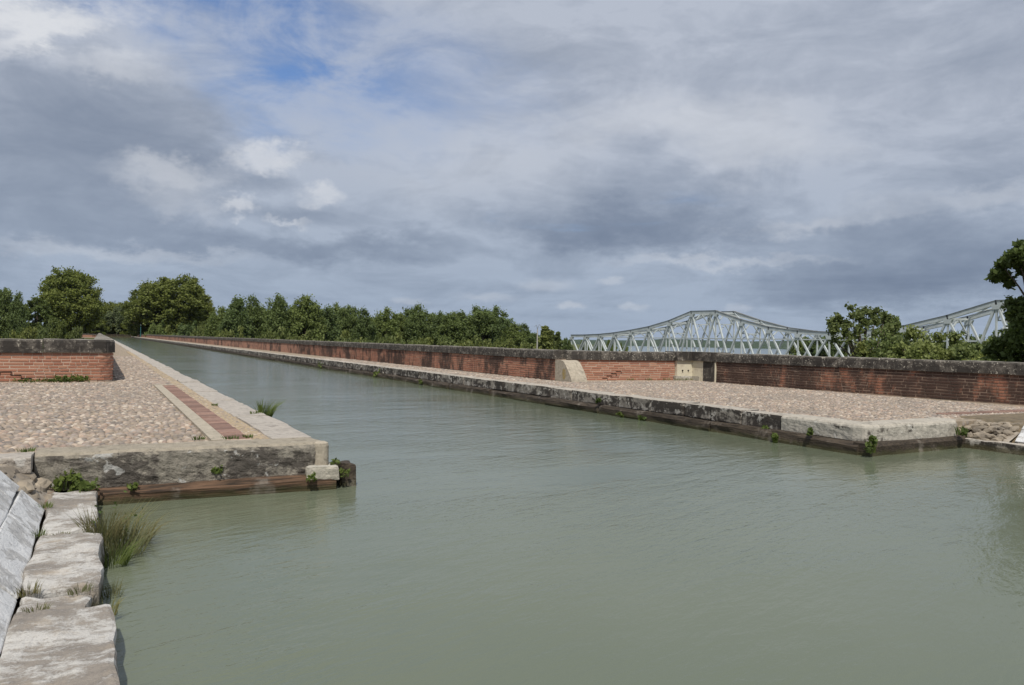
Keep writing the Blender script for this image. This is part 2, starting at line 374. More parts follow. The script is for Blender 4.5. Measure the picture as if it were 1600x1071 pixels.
mk_water('river_water', (0.12, 0.14, 0.11), 0.12, 0.2, 0.5)

def mk_leaf(name, c1, c2, c3):
    m, N = new_mat(name); pos = world_pos(N)
    a = N.node('ShaderNodeAttribute', attribute_name='rnd').outputs['Fac']
    o = N.node('ShaderNodeObjectInfo').outputs['Random']
    c = N.mix(a, c1, c2)
    c = N.mix(N.math('MULTIPLY', o, 0.55), c, c3)
    o2 = N.math('FRACT', N.math('MULTIPLY', o, 13.7)); c = N.mix(1.0, c, N.node('ShaderNodeCombineColor', {0: N.ss(o2, 0, 1, .85, 1.25), 1: N.ss(o2, 0, 1, .88, 1.18), 2: N.ss(o2, 0, 1, .95, 1.05)}).outputs[0], 'MULTIPLY')
    n = N.noise(pos, 0.22, 3, 0.6)
    c = N.mix(N.ss(n, 0.45, 0.75, 0.0, 0.4), c, c3)
    d = N.node('ShaderNodeBsdfPrincipled', {'Base Color': c, 'Roughness': 0.6, 'Specular IOR Level': 0.25})
    t = N.node('ShaderNodeBsdfTranslucent', {'Color': N.mix(0.4, c, (0.10, 0.13, 0.02))})
    mx = N.node('ShaderNodeMixShader', {0: 0.40})
    N.l.new(d.outputs[0], mx.inputs[1]); N.l.new(t.outputs[0], mx.inputs[2])
    N.l.new(mx.outputs[0], N.node('ShaderNodeOutputMaterial').inputs[0]); M[name] = m
mk_leaf('leaf_poplar', (0.110, 0.155, 0.055), (0.190, 0.245, 0.085), (0.150, 0.190, 0.058))
mk_leaf('leaf_plane', (0.105, 0.145, 0.038), (0.205, 0.240, 0.064), (0.165, 0.180, 0.046))
mk_leaf('leaf_willow', (0.110, 0.140, 0.060), (0.180, 0.200, 0.090), (0.13, 0.16, 0.07))
mk_leaf('leaf_bush', (0.150, 0.195, 0.056), (0.290, 0.325, 0.120), (0.200, 0.240, 0.070))
mk_leaf('leaf_dark', (0.062, 0.098, 0.030), (0.135, 0.180, 0.058), (0.092, 0.130, 0.038))
mk_leaf('leaf_light', (0.120, 0.155, 0.046), (0.225, 0.260, 0.090), (0.165, 0.185, 0.055))
mk_leaf('leaf_weed', (0.075, 0.120, 0.028), (0.150, 0.200, 0.055), (0.11, 0.14, 0.04))
mk_leaf('grass_olive', (0.13, 0.15, 0.065), (0.30, 0.27, 0.145), (0.18, 0.18, 0.08))
mk_leaf('grass_dry', (0.24, 0.19, 0.09), (0.13, 0.14, 0.05), (0.16, 0.15, 0.06))

# ------------------------------------------------------------------ object helpers
def tag(o, label=None, category=None, group=None, kind=None):
    if label: o['label'] = label
    if category: o['category'] = category
    if group: o['group'] = group
    if kind: o['kind'] = kind
    return o
def link(name, data, parent=None):
    o = bpy.data.objects.new(name, data)
    COL.objects.link(o)
    if parent: o.parent = parent
    return o
def empty(name, loc=(0, 0, 0)):
    o = link(name, None); o.location = loc; o.empty_display_size = 0.2
    return o
def local(parent, p):                                  # parents here are unrotated empties or meshes
    return Vector(p) - (parent.location if parent else Vector((0, 0, 0)))

class MB:
    """collects faces; build() makes one mesh object out of them"""
    def __init__(s): s.v = []; s.f = []; s.r = []
    def add(s, verts, faces, r=0.0):
        k = len(s.v); s.v += [tuple(p) for p in verts]
        s.f += [tuple(k + i for i in f) for f in faces]; s.r += [r] * len(faces)
    def prism(s, poly, z0, z1, r=0.0):
        n = len(poly)
        a = sum(poly[i][0] * poly[(i + 1) % n][1] - poly[(i + 1) % n][0] * poly[i][1] for i in range(n))
        if a < 0: poly = poly[::-1]
        v = [(x, y, z0) for x, y in poly] + [(x, y, z1) for x, y in poly]
        f = [tuple(range(n - 1, -1, -1)), tuple(range(n, 2 * n))] + [(i, (i + 1) % n, n + (i + 1) % n, n + i) for i in range(n)]
        s.add(v, f, r)
    def box(s, x0, x1, y0, y1, z0, z1, r=0.0): s.prism([(x0, y0), (x1, y0), (x1, y1), (x0, y1)], z0, z1, r)
    def beam(s, a, b, w, h, up=(0, 0, 1), r=0.0):
        a, b = Vector(a), Vector(b); d = (b - a).normalized(); u = Vector(up)
        sx = d.cross(u)
        if sx.length < 1e-4: sx = Vector((1, 0, 0))
        sx.normalize(); uu = sx.cross(d)
        v = [p + sx * i * w / 2 + uu * j * h / 2 for p in (a, b) for i, j in ((-1, -1), (1, -1), (1, 1), (-1, 1))]
        s.add(v, [(0, 1, 2, 3), (7, 6, 5, 4), (0, 4, 5, 1), (1, 5, 6, 2), (2, 6, 7, 3), (3, 7, 4, 0)], r)
    def tube(s, pts, rad, sides=7, r=0.0):
        pts = [Vector(p) for p in pts]; rings = []
        for i, p in enumerate(pts):
            d = (pts[min(i + 1, len(pts) - 1)] - pts[max(i - 1, 0)]).normalized()
            a = d.cross(Vector((0.31, 0.95, 0.05)));
            if a.length < 1e-3: a = Vector((1, 0, 0))
            a.normalize(); b = d.cross(a)
            rings.append([p + (a * math.cos(t) + b * math.sin(t)) * rad[i] for t in (2 * math.pi * k / sides for k in range(sides))])
        v = [q for rg in rings for q in rg]; f = []
        for i in range(len(pts) - 1):
            for k in range(sides):
                f.append((i * sides + k, i * sides + (k + 1) % sides, (i + 1) * sides + (k + 1) % sides, (i + 1) * sides + k))
        f.append(tuple(range(sides - 1, -1, -1))); f.append(tuple((len(pts) - 1) * sides + k for k in range(sides)))
        s.add(v, f, r)
    def mesh(s, name, mat, smooth=False):
        me = bpy.data.meshes.new(name); me.from_pydata(s.v, [], s.f)
        if any(s.r):
            at = me.attributes.new('rnd', 'FLOAT', 'FACE'); at.data.foreach_set('value', s.r)
        me.materials.append(M[mat])
        if smooth: me.polygons.foreach_set('use_smooth', [True] * len(me.polygons))
        me.update(); return me
    def build(s, name, mat, parent=None, smooth=False):
        if parent and parent.location.length > 0:
            L = parent.location; s.v = [(p[0] - L.x, p[1] - L.y, p[2] - L.z) for p in s.v]
        return link(name, s.mesh(name, mat, smooth), parent)

def quads_mesh(name, co, rnd, mat):
    """co: (n,4,3) numpy quads"""
    n = len(co); me = bpy.data.meshes.new(name)
    me.vertices.add(n * 4); me.vertices.foreach_set('co', co.reshape(-1).astype(np.float32))
    me.loops.add(n * 4); me.loops.foreach_set('vertex_index', np.arange(n * 4, dtype=np.int32))
    me.polygons.add(n); me.polygons.foreach_set('loop_start', np.arange(0, n * 4, 4, dtype=np.int32))
    at = me.attributes.new('rnd', 'FLOAT', 'FACE'); at.data.foreach_set('value', rnd.astype(np.float32))
    me.materials.append(M[mat]); me.update(calc_edges=True); return me

def rough_block(name, mat, sx, sy, sz, seed, chamfer=0.03, amp=0.015, cuts=2, freq=3.0):
    """a worn stone block, base at z = 0 .. sz, centred in x and y"""
    bm = bmesh.new(); bmesh.ops.create_cube(bm, size=1.0)
    for v in bm.verts: v.co = Vector((v.co.x * sx, v.co.y * sy, (v.co.z + 0.5) * sz))
    bmesh.ops.bevel(bm, geom=bm.edges[:], offset=chamfer, segments=2 if cuts else 1, profile=0.6, affect='EDGES')
    if cuts: bmesh.ops.subdivide_edges(bm, edges=[e for e in bm.edges if e.calc_length() > chamfer * 3], cuts=cuts, use_grid_fill=True)
    for v in bm.verts:
        q = v.co * freq + Vector((seed * 3.7, seed * 1.3, seed))
        v.co += Vector((mnoise.noise(q), mnoise.noise(q + Vector((9, 0, 0))), mnoise.noise(q + Vector((0, 9, 0))))) * amp
        if cuts > 2: q = q * 3.3; v.co += Vector((mnoise.noise(q), mnoise.noise(q + Vector((9, 0, 0))), mnoise.noise(q + Vector((0, 9, 0))))) * amp * .55
    bmesh.ops.triangulate(bm, faces=[f for f in bm.faces if len(f.verts) > 4])
    me = bpy.data.meshes.new(name); bm.to_mesh(me); bm.free()
    me.materials.append(M[mat]); me.update(); return me

# ------------------------------------------------------------------ levels and lines of the place
WATER = -0.55
QR = -0.055                    # right quay level
LN, RN = 2.37, 11.45           # canal edges of the two quays
T0 = 9.3                       # where the basin narrows into the canal bridge
TEND = 350.0                   # far end of the canal bridge
RIVER = -10.9

# ------------------------------------------------------------------ terrain
def sstep(x, a, b):
    t = min(1.0, max(0.0, (x - a) / (b - a))); return t * t * (3 - 2 * t)
def far_bank(n): return 176.0 if n < 128 else 176.0 + (n - 128) * 1.42
def near_bank(n): return 48.0 if n < 60 else 48.0 + (n - 60) * 0.50
def terrain(n, t):
    und = mnoise.noise(Vector((n * 0.013, t * 0.013, 3.1))) * 0.9
    plain = -9.4 + und
    h = plain
    up = 1 - sstep(t, 23, 44)                                  # the bank this side of the river
    if n > 20: up *= 1 - sstep(n, 24, 46)
    h = plain + (-0.5 - plain) * up
    if -8.25 < n < 20.45 and t < 23.6: h = -3.0
    elif -8.25 < n < 20.45 and t < 70: h = min(h, -3.0)
    if t > 280 and n < 90:                                      # high ground at the far end of the canal bridge
        k = sstep(t, 290, 345) * (1 - sstep(abs(n - 5), 45, 90)); h = h + (-1.2 - h) * k
    a, b = near_bank(n), far_bank(n)
    if t > a - 8 and t < b + 8:
        k = min(sstep(t, a - 8, a + 4), 1 - sstep(t, b - 4, b + 8)); h = h + (-14.0 - h) * k
    return h
def axis(lo, hi, cuts):
    pts = []
    for a, b, n in cuts: pts += list(np.linspace(a, b, n, endpoint=False))
    return sorted(set([lo] + pts + [hi]))
def build_ground():
    xs = axis(-6400, 6400, [(-6400, -400, 20), (-400, -40, 18), (-40, -8.2, 10), (-8.2, 20.4, 8), (20.4, 60, 20), (60, 260, 30), (260, 900, 24), (900, 6400, 30)])
    ys = axis(-3000, 6400, [(-3000, -40, 20), (-40, 23.5, 22), (23.5, 60, 22), (60, 170, 22), (170, 200, 10), (200, 420, 34), (420, 1400, 40), (1400, 6400, 40)])
    v = [(x, y, terrain(x, y)) for y in ys for x in xs]; w = len(xs)
    f = [(j * w + i, j * w + i + 1, (j + 1) * w + i + 1, (j + 1) * w + i) for j in range(len(ys) - 1) for i in range(w - 1)]
    b = MB(); b.add(v, f); o = b.build('ground', 'meadow', smooth=True); tag(o, kind='structure')
build_ground()

def build_river():
    ns = [-3000, -500, 0, 60, 128, 200, 320, 500, 800, 1300, 2100, 3000]
    b = MB()
    for a, c in zip(ns[:-1], ns[1:]):
        b.add([(a, near_bank(a) - 5, RIVER), (c, near_bank(c) - 5, RIVER), (c, far_bank(c) + 6, RIVER), (a, far_bank(a) + 6, RIVER)], [(0, 1, 2, 3)])
    tag(b.build('river', 'river_water'), kind='structure')
build_river()

def build_hills():
    b = MB(); v = []; f = []; n = 260; rows = 7
    for i in range(n):
        a = R(-80 + 200 * i / (n - 1))                           # heading from the canal axis
        for j in range(rows):
            d = 3600 + 330 * j
            crest = 1 - abs(j - 3) / 3.2
            hh = 34 + 26 * mnoise.noise(Vector((a * 5, 0.3, 0))) + 14 * mnoise.noise(Vector((a * 19, 4.3, 0))) + 5 * mnoise.noise(Vector((a * 120, j * 3.3, 0)))
            hh += 30 * math.exp(-((a - R(29.2)) / R(0.8)) ** 2) + 22 * math.exp(-((a - R(49)) / R(5)) ** 2)
            v.append((math.sin(a) * d, math.cos(a) * d, -10 + max(0, crest) ** 0.7 * hh if 0 < j < rows - 1 else -14))
    for i in range(n - 1):
        for j in range(rows - 1):
            f.append((i * rows + j, (i + 1) * rows + j, (i + 1) * rows + j + 1, i * rows + j + 1))
    b.add(v, f); tag(b.build('hills', 'hill_wood'), kind='structure')
build_hills()

# ------------------------------------------------------------------ canal water
def build_water():
    b = MB()
    b.add([(-0.6, -30, WATER), (15.1, -30, WATER), (15.1, T0 + 0.25, WATER), (11.9, T0 + 0.25, WATER), (2.1, T0 + 0.25, WATER), (-0.6, T0 + 0.25, WATER),
           (11.9, TEND + 6, WATER), (2.1, TEND + 6, WATER)], [(0, 1, 2, 3, 4, 5), (4, 3, 6, 7)])
    tag(b.build('canal_water', 'canal_water'), kind='structure')
    b = MB(); b.box(-0.9, 15.4, -30, T0 + 0.5, -3.2, -2.4); b.box(1.9, 12.1, T0 + 0.5, TEND + 6, -3.2, -2.4)
    tag(b.build('canal_bed', 'soil'), kind='structure')
build_water()

# ------------------------------------------------------------------ quays
def quay(name, poly, ztop):
    b = MB(); b.prism(poly, -13.5, ztop - 0.035)
    return tag(b.build(name, 'cobble_bed'), kind='structure')
quay_left = quay('left_quay', [(-8, 9.42), (2.28, 9.42), (2.28, TEND + 8), (-0.35, TEND + 8), (-0.35, 23.4), (-8, 23.4)], 0.0)
quay_right = quay('right_quay', [(11.56, 9.08), (20.2, 9.08), (20.2, 23.4), (14.4, 23.4), (14.4, TEND + 8), (11.56, TEND + 8)], QR)

# --- kerb stones along both canal edges
def kerb_row(quay_o, n0, n1, z, h, t_start, t_stop, mat, seed, lens=(0.9, 1.5), overlap=0.0):
    random.seed(seed)
    var = []
    for k in range(7):
        var.append(rough_block('kerb_stone', mat, n1 - n0, 1.0, h, seed + k, 0.022, 0.020, 2, 3.2))
    t = t_start; cnt = 0
    while t < t_stop and cnt < 190:
        L = random.uniform(*lens)
        o = link('kerb_stone', var[cnt % 7], quay_o)
        o.location = ((n0 + n1) / 2 + random.uniform(-0.025, 0.025), t + L / 2, z - h + random.uniform(-0.012, 0.008))
        o.scale = (1, L - 0.018, 1); o.rotation_euler = (random.uniform(-.006, .006), random.uniform(-.012, .012), random.uniform(-.008, .008))
        t += L; cnt += 1
    b = MB(); b.box(n0, n1, t, TEND + 6, z - h, z - 0.004)
    b.build('kerb_strip', mat, quay_o)
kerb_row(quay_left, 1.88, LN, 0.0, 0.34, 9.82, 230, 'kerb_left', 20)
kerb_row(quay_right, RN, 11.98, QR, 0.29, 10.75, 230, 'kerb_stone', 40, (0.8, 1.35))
# left edge below the kerb
b = MB(); b.box(2.0, LN - 0.06, 9.8, TEND + 6, -2.9, -0.335); b.build('lower_wall', 'concrete_rough', quay_left)
b = MB(); b.box(11.62, 12.0, 9.0, TEND + 6, -2.9, QR - 0.285); b.build('lower_wall', 'concrete_rough', quay_right)

# --- cast concrete caps round both quay noses
def cap_mesh(name, mat, prof_pts, run, parent, amp, seed, rn=60):
    """sweep a profile (outward offset, z) along a run of (x,y,nx,ny) stations, roughened on the face"""
    v = []; f = []; m = len(prof_pts)
    for i, (x, y, nx, ny) in enumerate(run):
        for j, (o, z, a) in enumerate(prof_pts):
            q = Vector((x * 1.9 + seed, y * 1.9, z * 3.0))
            q2 = q * 4.2
            d = (mnoise.noise(q) * 0.6 + mnoise.noise(q2) * 0.55 + mnoise.noise(q2 * 2.3) * 0.35) * amp * a
            v.append((x + nx * (o + d), y + ny * (o + d), z + mnoise.noise(q + Vector((0, 7, 0))) * 0.012))
    for i in range(len(run) - 1):
        for j in range(m - 1): f.append((i * m + j, (i + 1) * m + j, (i + 1) * m + j + 1, i * m + j + 1))
    b = MB(); b.add(v, f); return b.build(name, mat, parent)
def dense(pts, step):
    out = []
    for (a, b) in zip(pts[:-1], pts[1:]):
        n = max(1, int(math.dist(a[:2], b[:2]) / step))
        for k in range(n):
            t = k / n; out.append(tuple(a[i] + (b[i] - a[i]) * t for i in range(4)))
    out.append(pts[-1]); return out
def face_profile(z_top, z_bot, back, n=14):
    p = [(-back, z_top - 0.05, 0), (-back, z_top + 0.002, 0), (-back * .6, z_top + 0.004, 0.1), (-0.10, z_top, 0.2), (-0.045, z_top - 0.006, .5), (-0.015, z_top - 0.03, .8)]
    for k in range(n): p.append((0.0, z_top - 0.06 - (z_top - 0.06 - z_bot) * k / (n - 1), 1.0))
    p.append((-0.25, z_bot - 0.005, 0.5)); return p
# left nose: front face across the canal, short return along the canal edge
runL = dense([(-0.56, T0, 0, -1), (2.26, T0, 0, -1), (2.38, T0 + 0.03, .5, -.86), (2.43, T0 + 0.12, .87, -.5), (2.40, 9.8, 1, 0)], 0.035)
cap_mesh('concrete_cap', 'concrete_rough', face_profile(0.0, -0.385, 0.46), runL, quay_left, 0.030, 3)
# right nose
runR = dense([(RN, 10.74, -1, 0), (RN, 9.15, -1, 0), (RN + 0.05, 9.0, -.8, -.6), (RN + 0.18, 8.92, -.3, -.95), (13.2, 8.92, 0, -1), (14.05, 8.98, 0.1, -1), (14.4, 9.2, .6, -.8)], 0.045)
cap_mesh('concrete_cap', 'concrete_pale', face_profile(QR, -0.34, 0.5), runR, quay_right, 0.014, 8)
# stone under / behind cap
b = MB(); b.box(-0.5, 2.25, T0 + 0.12, T0 + 0.6, -2.9, -0.05); b.build('nose_core', 'concrete_rough', quay_left)
b = MB(); b.box(11.62, 14.3, 9.1, 9.5, -2.9, QR - 0.06); b.build('nose_core', 'concrete_rough', quay_right)

# --- timber walers at the water line
def timber(name, label, a, b_, w, h, mat, seed, parent=None):
    a, b_ = Vector(a), Vector(b_); d = (b_ - a); L = d.length; d.normalize(); s = d.cross(Vector((0, 0, 1)))
    n = max(2, int(L / 0.12)); mb = MB(); v = []; f = []
    prof = [(-.5, -.5), (-.5, -.1), (-.5, .3), (-.38, .5), (0, .5), (.38, .5), (.5, .3), (.5, -.1), (.5, -.5)]
    for i in range(n + 1):
        p = a + d * (L * i / n)
        for (x, z) in prof:
            q = Vector((p.x * 0.9 + seed, p.y * 0.9, z * 6 + x * 5)); dd = mnoise.noise(q * 1.1) * .045 + mnoise.noise(q * 3.7) * .018
            v.append(p + s * (x * w + (dd if abs(x) > .3 else 0)) + Vector((0, 0, z * h + mnoise.noise(q + Vector((3, 3, 3))) * .022)))
    m = len(prof)
    for i in range(n):
        for j in range(m - 1): f.append((i * m + j, i * m + j + 1, (i + 1) * m + j + 1, (i + 1) * m + j))
    f.append(tuple(range(m))); f.append(tuple(n * m + j for j in range(m - 1, -1, -1)))
    mb.add(v, f); o = mb.build(name, mat, parent)
    if label: tag(o, label, 'timber')
    return o
timber('timber_beam', 'weathered reddish timber beam under the rough concrete nose of the cobbled quay', (-0.2, T0 + 0.06, -0.52), (2.52, T0 + 0.02, -0.52), 0.30, 0.28, 'timber_red', 1)
# corner pieces of the left nose
b = MB()
b.tube([(2.37, T0 + 0.055, -0.30), (2.37, T0 + 0.055, -0.05), (2.37, T0 + 0.055, -0.014), (2.37, T0 + 0.055, 0.003)], [0.094, 0.092, 0.084, 0.05], 18)
tag(b.build('corner_post', 'concrete_tan', smooth=False), 'round pale stone corner post set into the end of the concrete cap', 'stone post')
o = link('plinth_stone', rough_block('plinth_stone', 'plinth', 0.40, 0.30, 0.16, 5, 0.035, 0.03, 3)); o.location = (2.36, T0 + 0.02, -0.44)
tag(o, 'pale stone block below the round corner post, above the timber', 'stone block')
o = link('timber_post', rough_block('timber_post', 'timber_dark', 0.20, 0.34, 1.2, 8, 0.03, 0.03, 3)); o.location = (2.70, T0 + 0.16, -1.48)
tag(o, 'dark squared timber post at the water corner beside the pale block', 'timber post')
timber('timber_beam', 'dark timber along the water edge behind the corner post', (2.55, 9.6, -0.52), (2.55, 60, -0.52), 0.22, 0.36, 'timber_dark', 4)
# right quay walers, each a length of timber
random.seed(5)
t = 8.9; k = 0
while t < 75:
    L = random.uniform(2.6, 4.2)
    off = random.uniform(-0.03, 0.03)
    o = timber('timber_beam', None, (11.42 + off, t, -0.48), (11.42 + off, t + L - 0.03, -0.48 + random.uniform(-.015, .015)), 0.34, 0.26, 'timber_dark', 10 + k)
    tag(o, 'dark length of timber at the water line under the black stained kerb stones', 'timber', 'timbers under the far kerb')
    t += L; k += 1
b = MB(); b.box(11.27, 11.6, t, TEND, -0.8, -0.37); b.build('lower_course', 'timber_dark', quay_right)
timber('timber_beam', 'dark timber below the smooth pale concrete nose of the opposite quay', (11.30, 8.86, -0.47), (14.55, 9.06, -0.47), 0.32, 0.26, 'timber_dark', 60)

# --- brick strip with kerb on the left quay
b = MB(); b.box(1.20, 1.37, 9.85, 20.95, -0.034, 0.006); b.build('border_strip', 'concrete_tan', quay_left)
b = MB(); b.box(1.20, 1.66, 20.95, 21.12, -0.034, 0.005); b.build('border_strip', 'concrete_tan', quay_left)
b = MB(); b.box(1.66, 1.88, 9.78, 60, -0.034, -0.012); b.build('gravel_strip', 'sand_gravel', quay_left)
b = MB(); b.box(1.37, 1.66, 9.80, 20.95, -0.034, -0.007); b.build('mortar_bed', 'mortar', quay_left)
pb = [rough_block('paving_brick', 'paving_brick', 0.27, 0.182, 0.03, 70 + k, 0.006, 0.006, 0) for k in range(4)]
t = 9.95; k = 0
while t < 20.85:
    o = link('paving_brick', pb[k % 4], quay_left); o.location = (1.515, t + 0.1, -0.028 + random.uniform(-.004, .004))
    o.rotation_euler = (random.uniform(-.015, .015), random.uniform(-.015, .015), random.uniform(-.02, .02)); t += 0.206; k += 1
# brick row on the right quay (a reddish strip near the rubble)
for i in range(26):
    o = link('paving_brick', pb[i % 4], quay_right); o.location = (15.3 + 0.206 * i * 0.995, 10.05 + random.uniform(-.01, .01), QR - 0.03 + random.uniform(-.003, .004))
    o.rotation_euler = (0, 0, R(90) + random.uniform(-.02, .02))

# --- cobbles
def pebble_geo(seed):
    """a low worn dome, 8 sided"""
    r = random.Random(seed); v = []; n = 8
    for ring, (rad, z) in enumerate(((1.0, 0.0), (0.86, 0.55), (0.45, 0.92))):
        for k in range(n):
            a = 2 * math.pi * k / n; w = rad * r.uniform(0.86, 1.1); v.append((math.cos(a) * w, math.sin(a) * w, z))
    v.append((0, 0, 1.0)); f = []
    for ring in range(2):
        for k in range(n): f.append((ring * n + k, ring * n + (k + 1) % n, (ring + 1) * n + (k + 1) % n, (ring + 1) * n + k))
    for k in range(n): f.append((2 * n + k, 2 * n + (k + 1) % n, 3 * n))
    return v, f
PEB = [pebble_geo(k) for k in range(8)]
def cobbles(quay_o, regions, z, seed):
    r = random.Random(seed); spots = []
    for (n0, n1, t0, t1, sp) in regions:
        t = t0
        while t < t1:
            x = n0 + r.uniform(0, sp)
            while x < n1:
                spots.append((x + r.uniform(-.3, .3) * sp, t + r.uniform(-.3, .3) * sp, sp * r.uniform(.40, .66), sp * r.uniform(.30, .46), r.uniform(0, math.pi), r.uniform(.006, .018), r.random()))
                x += sp * r.uniform(.85, 1.25)
            t += sp * 0.86
    spots = [s for s in spots if any(a <= s[0] <= b_ and c <= s[1] <= d for a, b_, c, d, _ in regions)]
    def vis(s):                                              # apparent size in the photograph
        p = cam.matrix_world.inverted() @ Vector((s[0], s[1], z)); u = p.x / -p.z * FPX + 800 if p.z < 0 else -999
        return s[2] / -p.z if -10 < u < 1610 else 0.0
    spots.sort(key=vis, reverse=True)
    meshes = []
    for v, f in PEB:
        b = MB(); b.add(v, f); meshes.append(b.mesh('cobble', 'cobble', True))
    for i, (x, y, a, c, ang, h, q) in enumerate(spots[:300]):
        o = link('cobble', meshes[i % 8], quay_o); o.location = (x, y, z - 0.036); o.scale = (a, c, h + 0.016); o.rotation_euler = (0, 0, ang)
    b = MB()
    for i, (x, y, a, c, ang, h, q) in enumerate(spots[300:]):
        v, f = PEB[i % 8]; ca, sa = math.cos(ang), math.sin(ang)
        b.add([(x + (p[0] * a * ca - p[1] * c * sa), y + (p[0] * a * sa + p[1] * c * ca), z - 0.036 + p[2] * (h + 0.016)) for p in v], f, max(q, .001))
    tag(b.build('cobble_field', 'cobble', quay_o, True), kind='stuff')
cobbles(quay_left, [(-5.2, 1.19, 9.80, 22.6, 0.094), (0.42, 1.19, 22.6, 48, 0.13), (1.20, 1.86, 21.15, 48, 0.13), (1.67, 1.87, 9.8, 21.0, 0.07)], 0.0, 3)
cobbles(quay_right, [(12.0, 19.3, 9.5, 22.4, 0.096), (12.0, 13.7, 22.4, 50, 0.14)], QR, 4)

# ------------------------------------------------------------------ brick walls
BRICKS = {}
def brick_meshes(mat):
    if mat not in BRICKS:
        out = []
        for k in range(5): out.append(rough_block('brick', mat, 0.42, 0.10, 0.060, 90 + k, 0.006, 0.007, 0))
        BRICKS[mat] = out
    return BRICKS[mat]
def path_len(p): return [0] + list(np.cumsum([math.dist(a, b) for a, b in zip(p[:-1], p[1:])]))
def path_at(p, acc, s):
    s = min(max(s, 0), acc[-1])
    for i in range(len(p) - 1):
        if s <= acc[i + 1] or i == len(p) - 2:
            k = (s - acc[i]) / max(1e-6, acc[i + 1] - acc[i])
            x = p[i][0] + (p[i + 1][0] - p[i][0]) * k; y = p[i][1] + (p[i + 1][1] - p[i][1]) * k
            d = Vector((p[i + 1][0] - p[i][0], p[i + 1][1] - p[i][1], 0)).normalized()
            return Vector((x, y, 0)), d
def offset_path(p, o):
    """offset to the right hand side of the direction of travel"""
    out = []
    for i in range(len(p)):
        d0 = Vector((p[i][0] - p[max(i - 1, 0)][0], p[i][1] - p[max(i - 1, 0)][1], 0)); d1 = Vector((p[min(i + 1, len(p) - 1)][0] - p[i][0], p[min(i + 1, len(p) - 1)][1] - p[i][1], 0))
        ds = [d.normalized() for d in (d0, d1) if d.length > 1e-6]
        n = Vector((0, 0, 0))
        for d in ds: n += Vector((d.y, -d.x, 0))
        n.normalize(); c = max(0.4, n.dot(Vector((ds[0].y, -ds[0].x, 0))))
        out.append((p[i][0] + n.x * o / c, p[i][1] + n.y * o / c))
    return out
